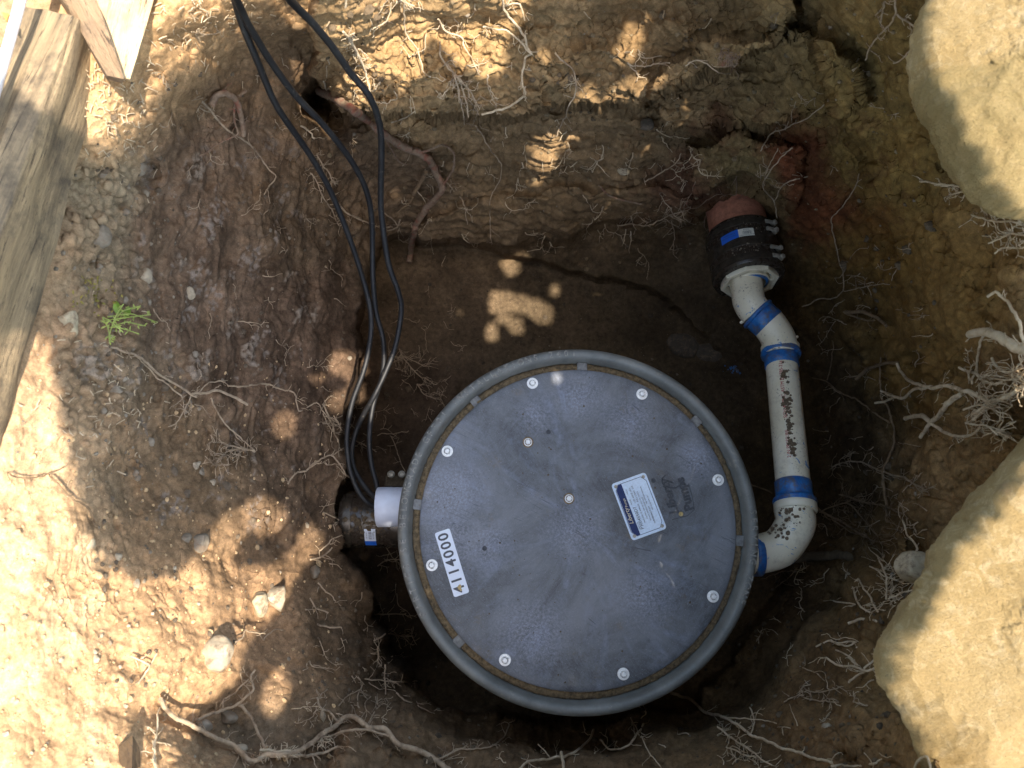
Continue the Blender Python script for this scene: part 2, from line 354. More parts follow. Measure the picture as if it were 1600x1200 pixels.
ROCKP = [[(1448,0),(1434,50),(1427,98),(1434,140),(1452,182),(1474,220),(1500,262),(1540,316),(1612,352),(1720,380),(1900,300),(1950,50),(1850,-180),(1650,-260),(1520,-200)],
 [(1680,600),(1588,708),(1524,782),(1462,880),(1408,962),(1381,1032),(1394,1092),(1432,1160),(1462,1260),(1500,1340),(1750,1450),(2000,1200),(2000,850),(1850,600)]]
def zground(px, py):
    q = np.zeros_like(px)
    wx = px + 16 * fbm(px / 75, py / 75, q + 3.1, 4) + 1.6 * fbm(px / 14, py / 14, q + 8.2, 3, .6)
    wy = py + 16 * fbm(px / 75, py / 75, q + 31.1, 4) + 1.6 * fbm(px / 14, py / 14, q + 18.2, 3, .6)
    z = lattice(wx, wy)
    d = sdf(wx, wy, FLOORP); k = sstep(7, -7, d)
    z = z * (1 - k) + np.minimum(z, -.5 + .0 * z) * k * 1.0
    for poly, h, wdt in ((LIP, .12, 5), (LEDGE, .06, 5), (LEDGE2, .05, 3), (LEDGE3, .04, 7)):
        z = z + h * sstep(wdt, -wdt, sdf(wx, wy, poly)) * (sstep(-160, -10, sdf(px, py, poly)) if poly is LIP else 1)
    for cx, cy, rx, ry, dz in ((503,160,20,32,-.28),(760,880,0,0,0),(560,180,34,12,-.05),(610,365,18,14,-.04),(1468,345,9,7,-.02),(1412,292,11,20,-.03),(1460,375,9,8,-.02),(865,155,14,12,-.05),(235,265,12,26,-.03),(355,1130,90,48,-.06),(1330,1190,26,18,-.05),(1160,340,62,36,-.115),(1160,420,110,80,-.03)):
        if rx: z = z + dz * np.exp(-((wx - cx) / rx) ** 2 - ((wy - cy) / ry) ** 2)
    # a bank stepping down along the right side
    z = z + .075 * sstep(9, -9, sdf(wx, wy, RBANK)) - .03
    for pl_ in ROCKP: z = z - .16 * sstep(-18, -70, sdf(px, py, pl_))   # the boulders sit in their own hollows
    return z
COLPTS = [ # x, y, radius, colour : kinds of earth, with sun and shade tone put in
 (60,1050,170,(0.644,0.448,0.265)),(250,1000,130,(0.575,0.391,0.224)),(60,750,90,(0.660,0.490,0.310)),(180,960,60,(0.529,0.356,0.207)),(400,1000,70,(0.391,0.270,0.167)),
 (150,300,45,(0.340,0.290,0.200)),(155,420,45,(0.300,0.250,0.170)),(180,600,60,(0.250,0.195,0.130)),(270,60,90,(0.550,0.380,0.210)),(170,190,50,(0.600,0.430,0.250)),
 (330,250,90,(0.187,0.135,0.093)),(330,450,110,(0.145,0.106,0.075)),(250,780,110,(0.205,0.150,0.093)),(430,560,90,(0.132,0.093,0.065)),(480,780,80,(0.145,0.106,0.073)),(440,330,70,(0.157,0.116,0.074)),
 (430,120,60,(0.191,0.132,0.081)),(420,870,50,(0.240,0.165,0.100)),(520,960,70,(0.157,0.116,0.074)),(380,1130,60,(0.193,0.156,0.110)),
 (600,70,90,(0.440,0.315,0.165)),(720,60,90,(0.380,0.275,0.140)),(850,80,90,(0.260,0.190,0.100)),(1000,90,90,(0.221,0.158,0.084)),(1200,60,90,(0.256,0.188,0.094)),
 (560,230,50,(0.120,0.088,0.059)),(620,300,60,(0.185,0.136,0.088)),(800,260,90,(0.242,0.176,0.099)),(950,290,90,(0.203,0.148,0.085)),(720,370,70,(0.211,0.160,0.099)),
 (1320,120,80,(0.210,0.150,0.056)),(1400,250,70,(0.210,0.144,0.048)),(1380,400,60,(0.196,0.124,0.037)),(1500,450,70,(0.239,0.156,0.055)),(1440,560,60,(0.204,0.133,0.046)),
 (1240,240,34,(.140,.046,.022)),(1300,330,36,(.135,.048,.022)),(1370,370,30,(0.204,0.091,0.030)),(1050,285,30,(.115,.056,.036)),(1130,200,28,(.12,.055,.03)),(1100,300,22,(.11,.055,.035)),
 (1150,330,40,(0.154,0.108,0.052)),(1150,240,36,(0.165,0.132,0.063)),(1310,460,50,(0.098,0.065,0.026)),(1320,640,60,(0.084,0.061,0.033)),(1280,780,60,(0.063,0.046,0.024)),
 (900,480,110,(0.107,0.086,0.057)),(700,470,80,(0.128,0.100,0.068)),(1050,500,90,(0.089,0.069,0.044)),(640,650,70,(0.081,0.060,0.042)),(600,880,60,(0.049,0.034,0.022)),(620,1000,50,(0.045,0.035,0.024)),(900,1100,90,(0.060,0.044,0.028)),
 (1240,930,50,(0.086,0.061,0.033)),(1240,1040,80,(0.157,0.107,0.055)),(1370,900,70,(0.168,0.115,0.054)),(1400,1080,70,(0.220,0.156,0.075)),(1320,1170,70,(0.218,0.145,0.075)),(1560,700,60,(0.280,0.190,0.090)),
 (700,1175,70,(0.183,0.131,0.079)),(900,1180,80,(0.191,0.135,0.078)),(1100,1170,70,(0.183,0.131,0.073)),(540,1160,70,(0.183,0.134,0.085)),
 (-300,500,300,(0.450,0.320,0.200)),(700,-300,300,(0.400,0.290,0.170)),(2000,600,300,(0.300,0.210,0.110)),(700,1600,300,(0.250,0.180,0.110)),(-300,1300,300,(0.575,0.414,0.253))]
def build_ground():
    def axis(lo, a, b, hi, step):
        n = int((b - a) / step); dense = np.linspace(a, b, n)
        l = a - np.geomspace(4, a - lo, 34)[::-1]; r = b + np.geomspace(4, hi - b, 34); return np.concatenate([l, dense, r])
    xs = axis(-4600, -50, 1650, 6400, 1.55); ys = axis(-2600, -50, 1250, 5200, 1.55)
    X, Y = np.meshgrid(xs, ys); Z = zground(X, Y); B = P(X, Y, Z)
    du = np.gradient(B, axis=1); dv = np.gradient(B, axis=0); N = np.cross(dv, du); N /= np.linalg.norm(N, axis=2)[..., None] + 1e-9
    x, y, z = B[..., 0], B[..., 1], B[..., 2]
    onfloor = sstep(.06, -.02, Z + .42)
    # crumbs and lumps in real size
    h = .010 * fbm(x * 9, y * 9, z * 9, 3) * (1 - .5 * onfloor) * (1 - .45 * sstep(.30, .45, Z) * sstep(500, 300, X))
    lf = 1 - .86 * sstep(.30, .45, Z) * sstep(500, 300, X)
    h += (.3 + .7 * sstep(.1, .4, fbm(x * 5, y * 5, z * 5 + 8, 2))) * lf * .0022 * fbm(x * 34, y * 34, z * 34, 3, .6)
    r1 = 1 - np.abs(fbm(x * 22 + 4, y * 22, z * 60, 3, .55)) * 2.2; h += -.0026 * lf * np.clip(r1, 0, 1) ** 5 * sstep(-.1, .3, perlin(x * 7, y * 7, z * 7 + 3))     # cracks
    cl = perlin(x * 85, y * 85, z * 85); h += lf * .0005 * np.clip(cl, -.3, .5)
    h += (.35 + .65 * lf) * (.0004 * perlin(x * 190 + 9, y * 190, z * 190) + .0005 * perlin(x * 380, y * 380, z * 380))
    # strata of the far bank, scrape marks of the near-left wall
    top = np.exp(-(((Y - 170) / 190) ** 2)) * sstep(470, 560, X) * sstep(1450, 1200, X)
    q = z * 1.0 + .18 * x
    h += top * (.014 * fbm(x * 3, y * 3 + 5, q * 55, 4, .6) - .006 * np.clip(1 - 3.2 * np.abs(perlin(x * 4, 2.0, q * 38)), 0, 1) ** 2)
    lw = sstep(200, 300, X) * sstep(560, 500, X) * sstep(60, 200, Y) * sstep(900, 760, Y + .45 * (520 - X))
    h += lw * .0065 * fbm((X + 22 * fbm(X / 90, Y / 90, 1.5 + 0 * X, 3)) / 30 + .3 * Y / 100, Y / 150, 7.0 + 0 * X, 5, .65)
    rw = sstep(1220, 1330, X) * sstep(60, 140, Y)
    h += rw * .012 * fbm((x + y * .35) * 14, (y - x * .35) * 4, z * 10, 3, .55)
    dg_ = fbm(X / 60, Y / 60, 4.4 + 0 * X, 3)
    ln = perlin((X * .42 + Y * .9) / 30 + 1.3 * dg_, (X * .9 - Y * .42) / 260, 9.0 + 0 * X); h += -.006 * top * np.clip(1 - 5.5 * np.abs(ln), 0, 1) ** 1.5
    ln2 = perlin((X * .86 - Y * .5) / 46 + 1.1 * dg_, (X * .5 + Y * .86) / 240, 19.0 + 0 * X); h += -.006 * rw * np.clip(1 - 6 * np.abs(ln2), 0, 1) ** 1.5
    crust = sstep(250, 170, X) * sstep(200, 260, Y) * sstep(760, 640, Y) * sstep(60, 110, X)
    h += crust * (.016 * np.abs(fbm(x * 26, y * 26, z * 26, 3, .6)))
    fade = np.clip(1 - (np.maximum(np.abs(X - 800) - 900, 0) + np.maximum(np.abs(Y - 600) - 700, 0)) / 3000, .15, 1)
    V = B + N * (h * fade)[..., None]
    # colours of the earth, painted paler in sun and darker in shade
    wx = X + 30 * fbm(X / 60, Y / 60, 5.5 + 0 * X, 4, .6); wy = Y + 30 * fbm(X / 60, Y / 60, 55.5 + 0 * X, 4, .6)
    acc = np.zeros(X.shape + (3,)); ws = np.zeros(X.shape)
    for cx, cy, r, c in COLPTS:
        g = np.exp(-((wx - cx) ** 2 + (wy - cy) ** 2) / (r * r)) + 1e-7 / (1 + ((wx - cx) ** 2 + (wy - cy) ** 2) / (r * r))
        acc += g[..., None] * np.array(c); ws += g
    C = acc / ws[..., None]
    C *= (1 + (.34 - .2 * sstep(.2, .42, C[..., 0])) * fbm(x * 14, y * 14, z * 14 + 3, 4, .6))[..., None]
    stv = fbm((X + 22 * fbm(X / 90, Y / 90, 1.5 + 0 * X, 3)) / 16 + .3 * Y / 60, Y / 130, 3.3 + 0 * X, 5, .65)
    C *= (1 + .42 * lw * stv)[..., None]
    C *= (1 + .30 * top * fbm(x * 3, y * 3 + 5, q * 70, 4, .6))[..., None]
    def blend(mask, col): nonlocal C; C = C * (1 - mask[..., None]) + np.array(col) * mask[..., None]
    # dry pale crumbs caked in streaks on the left wall
    pal = sstep(.30, .52, fbm(X / 34, Y / 62, 2.2 + 0 * X, 5, .65)) * sstep(190, 240, X) * sstep(520, 420, X) * sstep(180, 260, Y) * sstep(900, 760, Y)
    blend(pal * .75 * sstep(-.2, .3, perlin(x * 150, y * 150, z * 150)), (.30, .27, .24))
    pal2 = sstep(.12, .3, fbm(X / 60, Y / 80, 12.2 + 0 * X, 5, .65)) * sstep(230, 120, X) * sstep(680, 800, Y)
    blend(pal2 * .5, (.70, .56, .37))
    for cx, cy, rx, ry, ro in ((303,262,24,16,60),(215,255,20,26,0),(358,512,14,30,10),(302,582,16,30,30),(475,497,26,8,-25),(225,420,12,30,0),(385,740,12,26,0),(200,600,18,36,20),(270,420,10,24,0),(440,420,8,14,0),(150,560,26,50,0),(395,560,8,22,0)):
        a_ = math.radians(ro); dx_ = wx - cx; dy_ = wy - cy; u_ = (dx_ * math.cos(a_) + dy_ * math.sin(a_)) / rx; v_ = (-dx_ * math.sin(a_) + dy_ * math.cos(a_)) / ry
        mk = sstep(1.3, .4, np.hypot(u_, v_)) * sstep(-.25, .25, fbm(x * 120, y * 120, z * 120, 2)); blend(mk * .85, (.34, .30, .25)); V = V + N * (mk * .0022)[..., None]
    red = sstep(.34, .5, fbm(X / 40, Y / 30, 22.2 + 0 * X, 4, .6)) * sstep(240, 200, np.hypot((X - 1200) * .8, (Y - 290) * 1.6)); blend(red * .35, (.10, .045, .024))
    C = C * (.90 - .09 * sstep(.2, .4, C[..., 0]))[..., None]; C = np.clip(C * np.array([1.10, .99, .90]), .008, .85)
    ny, nx = X.shape; me = bpy.data.meshes.new('ground')
    idx = np.arange(ny * nx).reshape(ny, nx); F = np.stack([idx[1:, :-1], idx[1:, 1:], idx[:-1, 1:], idx[:-1, :-1]], -1).reshape(-1, 4)
    me.vertices.add(ny * nx); me.vertices.foreach_set('co', V.reshape(-1).astype(np.float32))
    me.loops.add(F.size); me.loops.foreach_set('vertex_index', F.reshape(-1).astype(np.int32))
    me.polygons.add(len(F)); me.polygons.foreach_set('loop_start', np.arange(0, F.size, 4, dtype=np.int32)); me.polygons.foreach_set('loop_total', np.full(len(F), 4, np.int32))
    me.polygons.foreach_set('use_smooth', np.ones(len(F), bool)); me.update(calc_edges=True)
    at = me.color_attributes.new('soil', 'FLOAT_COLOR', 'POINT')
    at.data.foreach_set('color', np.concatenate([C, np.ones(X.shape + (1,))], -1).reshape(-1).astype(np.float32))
    me.materials.append(SOIL); o = bpy.data.objects.new('ground', me); COL.objects.link(o); tag(o, kind='structure')
    return xs, ys, V
GX, GY, GV = build_ground()
def T(px, py, lift=0.0):
    """point on the ground surface seen at that place of the photo, lifted towards the viewer"""
    fx = np.interp(px, GX, np.arange(len(GX))); fy = np.interp(py, GY, np.arange(len(GY)))
    ix = int(min(fx, len(GX) - 2)); iy = int(min(fy, len(GY) - 2)); a = fx - ix; b = fy - iy
    p = (GV[iy, ix] * (1 - a) + GV[iy, ix + 1] * a) * (1 - b) + (GV[iy + 1, ix] * (1 - a) + GV[iy + 1, ix + 1] * a) * b
    d = CAM - p; return p + d / np.linalg.norm(d) * lift
def smoothpath(pts, step):
    pts = [np.asarray(p, float) for p in pts]; out = []
    for i in range(len(pts) - 1):
        p0 = pts[max(i - 1, 0)]; p1 = pts[i]; p2 = pts[i + 1]; p3 = pts[min(i + 2, len(pts) - 1)]
        n = max(1, int(np.linalg.norm((p2 - p1)[:2]) / step))
        for k in range(n):
            t = k / n; out.append(.5 * ((2 * p1) + (-p0 + p2) * t + (2 * p0 - 5 * p1 + 4 * p2 - p3) * t * t + (-p0 + 3 * p1 - 3 * p2 + p3) * t ** 3))
    out.append(pts[-1]); return out
# ------------------------------------------------------------------ the buried basin with its bolted cover
U = 1.28 / (FPX * (ca + 225 / FPX * sa))   # metres per photo pixel on the cover
def L(px, py, z=0.0): return P(px, py, z)
LUG = m_plain('lug_plastic', (.15, .15, .145), .6, 120, .5)
basin = thing('pump_basin', (0, 0, -.5), 'round grey plastic basin with a bolted scuffed dark cover standing in the pit', 'basin')
MB().lathe([(.262, -.52), (.262, -.30), (.268, -.295), (.268, -.27), (.262, -.265), (.262, -.06), (.272, -.045), (.286, -.03)], n=128).lathe([(.27,-.4),(.27,-.36)], n=96).build('basin_wall', RIM, basin)
rimp = [(.262, -.030), (.290, -.034), (.300, -.030), (.3045, -.020), (.3050, -.006), (.3025, .006), (.298, .0115), (.292, .0132), (.2875, .011), (.2845, .004), (.2815, -.008), (.2795, -.016), (.264, -.017)]
rim = MB().lathe(rimp, n=200).build('rim', RIM, basin, smooth=60)
def on_ring(ang, r, z):
    # text runs clockwise with its feet towards the centre
    def fn(p):
        a = ang - p[0] / r; rr = r + p[1]; return np.array([rr * math.cos(a), rr * math.sin(a), z + p[2] - 9 * (p[1]) ** 2])
    return fn
def cw(px, py): p = L(px, py); return math.atan2(p[1], p[0])
tb = MB()
def ring_text(txt, a0, step=.0135, size=.0150):
    for i, ch in enumerate(txt):
        if ch != ' ': put_text(tb, ch, size, on_ring(a0 - i * step / .2935, .2935, .0136), ext=.0007, bold=.0002)
ring_text('PARTIES SE BELOWGRADE GF701 INSTALLATIONS 2401', cw(655, 930) + .10)
ring_text('SERVING ZONE', cw(1175, 800))
tb.build('raised_lettering', m_plain('moulded_letters', (.215, .21, .19), .7, 200, .6), basin, 0)
db = MB(); nseg = 360; tabs = [math.atan2(L(*q)[1], L(*q)[0]) for q in ((650, 788), (745, 628), (910, 572), (1092, 655), (1157, 845), (742, 978))]
prof = []
vs = []; fs = []
for i in range(nseg):
    a = 2 * math.pi * i / nseg
    up = .5 + .5 * math.sin(a); nz = fbm(np.array([math.cos(a) * 3.]), np.array([math.sin(a) * 3.]), np.array([1.]), 3)[0]
    ht = -.0095 + .002 * nz
    for j, (r, e) in enumerate(((.2660, -.02), (.2668, .004), (.2700, .0045), (.2755, .0030), (.2792, .0005), (.2815, -.006))):
        jit = .0007 * random.uniform(-1, 1); vs.append(((r + jit) * math.cos(a), (r + jit) * math.sin(a), ht + e + jit if e > -.01 else -.018))
for i in range(nseg):
    for j in range(5): fs.append((i * 6 + j, i * 6 + j + 1, ((i + 1) % nseg) * 6 + j + 1, ((i + 1) % nseg) * 6 + j))
db.add(vs, fs).build('packed_soil', RINGD, basin)
gb = MB()
for k in range(260):   # grit in the groove
    a = random.uniform(0, 6.283); r = random.uniform(.268, .279); s = random.uniform(.0005, .0015)
    gb.lathe([(.01 * s, s), (s * .8, s * .6), (s, 0), (s * .7, -s * .7)], (r * math.cos(a), r * math.sin(a), -.0085), n=6)
tag(gb.build('grit', STONE_G, basin), kind='stuff')
for a in tabs:
    b = MB(); w_ = .018
    q = [(r, t) for t in (-w_ / 2, w_ / 2) for r in (.267, .2815)]
    pl = [(.267, -w_ / 2), (.2815, -w_ / 2), (.2815, w_ / 2), (.267, w_ / 2)]
    pl = [(x * math.cos(a) - y * math.sin(a), x * math.sin(a) + y * math.cos(a)) for x, y in pl]
    b.prism(pl, -.017, -.0045, .0008).build('rim_lug', LUG, basin)
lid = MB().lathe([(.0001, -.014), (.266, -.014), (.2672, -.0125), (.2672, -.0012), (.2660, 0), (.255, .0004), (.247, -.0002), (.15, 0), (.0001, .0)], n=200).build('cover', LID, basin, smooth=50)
def bolt(p, parent, rw=.0098, seed=0, washer=True):
    b = MB()
    if washer: b.lathe([(.001, 0), (rw, 0), (rw, .0012), (rw - .0006, .0018), (.0055, .0018)], p, n=28)
    b.lathe([(.0066, .0018), (.0066, .0026), (.0056, .0030)], p, n=24)
    a0 = random.random(); hx = [(p[0] + .0047 * math.cos(a0 + k * math.pi / 3), p[1] + .0047 * math.sin(a0 + k * math.pi / 3)) for k in range(6)]
    b.prism(hx, p[2] + .0026, p[2] + .0068, .0007)
    b.lathe([(.0030, .0068), (.0026, .0073), (.0001, .0073)], p, n=16)
    return b
for q in ((832, 599), (1003, 616), (1122, 750), (1114, 932), (974, 1053), (789, 1031), (675, 883), (699, 705)):
    bolt(L(*q, .0002), basin).build('cover_bolt', STEEL, basin)
for q in ((825, 691), (889, 779)):
    p = L(*q, .0002); MB().lathe([(.0001, .0), (.0095, 0), (.0090, .0008), (.0001, .0008)], p, n=24).build('dirt_ring', DIRT, basin)
    bolt(p + [0, 0, .0005], basin, .0072).build('centre_bolt', STEEL, basin)
def plug(q, mat, name):
    p = L(*q, .0003); MB().lathe([(.0001, .0006), (.0016, .0004), (.0020, .0014), (.0034, .0016), (.0038, .0008), (.0040, 0)], p, n=20).build(name, mat, basin)
plug((1021, 751), EMB, 'plug'); plug((1064, 803), RUST, 'brass_plug'); plug((857, 675), EMB, 'plug'); plug((757, 857), EMB, 'plug')
# number sticker
A = math.radians(108.4); cst = L(706, 879, .0007)
def rrect(w, h, r, n=5):
    o = []
    for cx, cy, a0 in ((w/2-r, h/2-r, 0), (-w/2+r, h/2-r, 90), (-w/2+r, -h/2+r, 180), (w/2-r, -h/2+r, 270)):
        for k in range(n + 1):
            a = math.radians(a0 + 90 * k / n); o.append((cx + r * math.cos(a), cy + r * math.sin(a)))
    return o
wS, hS = 102 * U, 24.5 * U
shape = [p for p in rrect(wS, hS, .0035)]
st = MB().prism([rot2((x, y, 0), A, cst)[:2] for x, y in shape], .0002, .0009).build('number_sticker', LABELW, basin, 20)
t = MB()
for i, ch in enumerate('4114000'):
    xx = (-.5 + (i + .62) / 7.25) * wS * .98
    put_text(t, ch, .0245, lambda p, xx=xx: rot2((p[0] * 1.02 + xx, p[1] + .0002, p[2]), A, (cst[0], cst[1], .0011)), bold=.0005)
o = t.build('digits', INK, st, 0); o.matrix_parent_inverse = Matrix.Translation(-Vector(basin.location)) if False else st.matrix_world.inverted()
# torn, rusty end of the sticker
tp = rot2((-wS * .40, .001, 0), A, cst); m = MB()
for k in range(9):
    a = random.uniform(0, 6.28); r = random.uniform(0, .005); m.lathe([(.0001, .0006), (.0016, .0004), (.0022, 0)], (tp[0] + r * math.cos(a), tp[1] + r * math.sin(a), .0010), n=7)
m.build('rust_stain', RUST, basin)
# name plate
A2 = math.radians(109.5); cp = L(998, 791, 0)
pw, ph = 93 * U, 58 * U
plate = MB().prism([rot2((x, y, 0), A2, cp)[:2] for x, y in rrect(pw, ph, .0055)], .0002, .0014, .0003).build('name_plate', PLATE, basin, 30)
def onp(x, y): q = rot2((x, y, 0), A2, cp); return q[:2]
b = MB(); ins = [(-pw*.45, -ph*.33), (-pw*.36, -ph*.44), (pw*.36, -ph*.44), (pw*.45, -ph*.33), (pw*.45, ph*.33), (pw*.36, ph*.44), (-pw*.36, ph*.44), (-pw*.45, ph*.33)]
for i in range(8):
    x1, y1 = ins[i]; x2, y2 = ins[(i + 1) % 8]; b.tube([(*onp(x1, y1), .0015), (*onp(x2, y2), .0015)], .00055, 5)
def child(o, par): o.parent = par; o.matrix_parent_inverse = Matrix.Translation(basin.location).inverted(); return o
b.build('plate_border', m_plain('border_grey', (.09, .11, .15), .5), basin)
MB().prism([onp(x, y) for x, y in ((-pw*.445, ph*.235), (pw*.445, ph*.235), (pw*.445, ph*.33), (pw*.36, ph*.425), (-pw*.36, ph*.425), (-pw*.445, ph*.33))], .0014, .0018).build('plate_heading', STRIP, basin, 0)
t = MB(); f2 = lambda x0, y0, z=.0020: (lambda p: rot2((p[0] + x0, p[1] + y0, p[2]), A2, (cp[0], cp[1], z)))
put_text(t, 'Liberty', .0098, f2(-pw*.10, ph*.345), shear=.25); put_text(t, 'Pumps', .0058, f2(pw*.13, ph*.315))
t.build('heading_lettering', GOLD, basin, 0)
t = MB(); rows = [('P3004550D7', -.18, .115, .0075), ('MODEL          VOLTS', .20, .165, .0030), ('SERIAL NO.', -.30, .19, .0028), ('115V 60HZ 1PH', .20, .06, .0040), ('MAX AMP 12  IMPELLER', -.12, .00, .0032), ('FULL LOAD  H.P.', .22, -.02, .0040), ('CAUTION  RISK OF ELECTRIC SHOCK', 0, -.10, .0029),
    ('DO NOT REMOVE COVER PLATE', -.08, -.17, .0028), ('SEE OWNERS MANUAL', .15, -.23, .0030), ('SUBMERSIBLE PUMP', -.2, -.25, .0034), ('MAX FLUID TEMP 104 F', 0, -.32, .0026)]
for s_, x0, y0, z0 in rows: put_text(t, s_, z0, f2(pw * x0, ph * y0, .0017))
t.build('plate_lettering', INK, basin, 0)
for sx in (-1, 1):
    for sy in (-1, 1):
        q = onp(sx * pw * .435, sy * ph * .40); MB().lathe([(.0030, 0), (.0030, .0006), (.0018, .0012), (.0013, .0008), (.0001, .0012)], (q[0], q[1], .0013), n=16).build('rivet', DULL, basin)
# embossed lettering on the cover, beside the plate
t = MB(); A3 = math.radians(106); c1 = L(1046, 776, 0); c2 = L(1068, 772, 0)
put_text(t, 'Liberty', .0215, lambda p: rot2(p, A3, (c1[0], c1[1], .0007)), bold=.0007, shear=.15, ext=.0006)
put_text(t, 'Pumps', .0215, lambda p: rot2(p, A3, (c2[0] + .002, c2[1], .0007)), bold=.0009, ext=.0006)
cc = L(1050, 757, 0); t.tube([np.array([cc[0] + .017 * math.cos(a), cc[1] + .006 + .012 * math.sin(a), .0008]) for a in np.linspace(2.2, 5.9, 16)], .0008, 5)
t.build('embossed_lettering', EMB, basin, 0)
bq = [L(x, y, 0) for x, y in ((1050, 812), (1074, 806), (1085, 796), (1082, 778), (1076, 755))]
MB().tube([(p[0], p[1], .0003) for p in bq], .0005, 5).build('moulded_outline', EMB, basin)
m = MB()
for k in range(170):    # small crumbs lying on the cover
    r = .255 * math.sqrt(random.random()); a = random.uniform(0, 6.283); s = random.choice([.0005, .0006, .0008, .0011, .0016]) * random.uniform(.7, 1.2)
    m.lathe([(.1 * s, s * .8), (s * .8, s * .5), (s, 0)], (r * math.cos(a), r * math.sin(a), .0004), n=6)
tag(m.build('crumbs', DARKD, basin), kind='stuff')
# ------------------------------------------------------------------ white drain pipe on the right
R = .0325
def pr(px, py, z): return P(px, py, z)
def axis_ring(p, d, r, w_): # collar profile
    return MB().lathe([(R, -w_/2), (r - .001, -w_/2), (r, -w_/2 + .001), (r, w_/2 - .001), (r - .001, w_/2), (R, w_/2)], p, d, n=40)
q0 = pr(1166, 428, -.252); q1 = pr(1170, 470, -.226); q2 = pr(1183, 490, -.222); q3 = pr(1200, 505, -.218); q4 = pr(1216, 530, -.215); q5 = pr(1221, 565, -.210)
q6 = pr(1240, 765, -.125); q7 = pr(1241, 800, -.112)
q8 = pr(1222, 852, -.110); q9 = pr(1186, 868, -.110); q10 = q9 + (np.array([0.0, q9[1] * .9, -.115]) - q9) * .35
pp = thing('drain_pipe', q6, 'white plastic drain pipe with blue primer bands curving from the coupling to the basin', 'pipe')
tb = MB().tube([q5 + (q6 - q5) * t for t in np.linspace(-.03, 1.05, 30)], R * .97, 48)
tb.build('straight_pipe', PVC, pp, 50)
def bend(pts, r, name, n=44):
    c = smoothpath(pts, .004); return MB().tube(c, r, n).build(name, PVC, pp, 60)
# upper 45 degree elbows
bend([q0, q1, q2], R * 1.02, 'upper_elbow'); bend([q2 + (q3 - q2) * .25, q3, q4, q5 + (q4 - q5) * .35], R * 1.06, 'middle_elbow')
bend([q7 + (q6 - q7) * .3, q7, q7 * .55 + q8 * .45 + np.array([.012, .004, 0]), q8, q9 * .7 + q8 * .3, q9 + (q10 - q9) * .2], R * 1.08, 'lower_elbow')
def dirn(a, b): d = b - a; return d / np.linalg.norm(d)
def ring(p, d, r, w_, name, mat, lip=.0):
    b = MB().lathe([(R*.9, -w_/2), (r - .0012, -w_/2), (r, -w_/2 + .0014), (r + lip, 0), (r, w_/2 - .0014), (r - .0012, w_/2), (R*.9, w_/2)], p, d, n=44); return b.build(name, mat, pp, 50)
d23 = dirn(q2, q3); m23 = (q2 + q3) / 2
ring(m23 - d23 * .013, d23, R * 1.17, .008, 'blue_bead', PRIMER, .001); ring(m23 + d23 * .004, d23, R * 1.09, .030, 'blue_band', PRIMER)
d45 = dirn(q5, q6)
ring(q5 - d45 * .030, d45, R * 1.18, .011, 'socket_lip', PVC); ring(q5 - d45 * .018, d45, R * 1.20, .012, 'blue_bead', PRIMER, .001); ring(q5 + d45 * .001, d45, R * 1.03, .026, 'blue_band', PRIMER)
ring(q6 + d45 * .003, d45, R * 1.03, .036, 'blue_band', PRIMER); ring(q6 + d45 * .024, d45, R * 1.19, .011, 'blue_bead', PRIMER, .001); ring(q6 + d45 * .036, d45, R * 1.18, .016, 'socket_lip', PVC)
d9 = dirn(q9, q10)
ring(q9 + d9 * .004, d9, R * 1.14, .014, 'blue_band', PRIMER); MB().tube([q9 + d9 * .008, q9 + d9 * .10], R * 1.05, 32).build('muddy_stub', DARKD, pp)
for (c, dd) in ((m23 - d23 * .02, np.array([-.030, -.022, .0])), (q4, np.array([.037, .004, .004])), (q7, np.array([.036, -.006, 0]))):
    MB().lathe([(.0001, .003), (.003, .002), (.0036, -.002), (.001, -.004)], c + dd, n=10).build('moulding_nub', PVC, pp)
ax_ = d45; fr = CAM - (q5 + q6) / 2; fr -= ax_ * np.dot(fr, ax_); fr /= np.linalg.norm(fr); sd = np.cross(ax_, fr)
def on_pipe(s0, side, r0):   # x along the pipe, y across it
    def fn(p):
        a = (p[1] + side) / r0; c = q5 + ax_ * (s0 + p[0]) * 1.0; return c + fr * math.cos(a) * (r0 + p[2]) + sd * math.sin(a) * (r0 + p[2])
    return fn
PTS = .002
t = MB(); g = on_pipe(0, 0, R * .97 + .0006)
def ptext(txt, s0, size=.0098):
    h = on_pipe(s0, PTS, R * .97 + .0005); put_text(t, txt, size, lambda p: h(np.array([-p[0], p[1], p[2]])), ext=.0002)
ptext('ASTM D1785-21a', .052); ptext('SCH 40 PVC', .118); ptext('2 IN PRESSURE', .198, .0090)
t.build('red_print', INKR, pp, 0)
m = MB()
def clods(mb, fn, n, s0=.0014):
    for k in range(n):
        p, sz = fn(); s = sz * random.choice([.35, .5, .7, .9, 1.3, 1.9]) * random.uniform(.8, 1.2); nn = 7
        vs = []
        for (r, h) in ((.35, .55), (.8, .3), (1, 0), (.8, -.3)):
            for j in range(nn):
                a = 6.283 * j / nn; k2 = random.uniform(.7, 1.25); vs.append(p + np.array([math.cos(a) * r * s * k2, math.sin(a) * r * s * k2, h * s * random.uniform(.7, 1.2)]))
        fs = [(i * nn + j, i * nn + (j + 1) % nn, (i + 1) * nn + (j + 1) % nn, (i + 1) * nn + j) for i in range(3) for j in range(nn)] + [tuple(range(nn))[::-1]]
        mb.add(vs, fs)
def pipeclod():
    s = random.choice([random.gauss(.050, .008), random.gauss(.112, .016), random.gauss(.112, .018), random.gauss(.125, .02), random.gauss(.165, .008), random.gauss(.20, .012), random.uniform(.02, .22)])
    h = on_pipe(max(.01, s), random.gauss(-.004, .0032), R * .97); return h(np.zeros(3)), .0022
clods(m, pipeclod, 160)
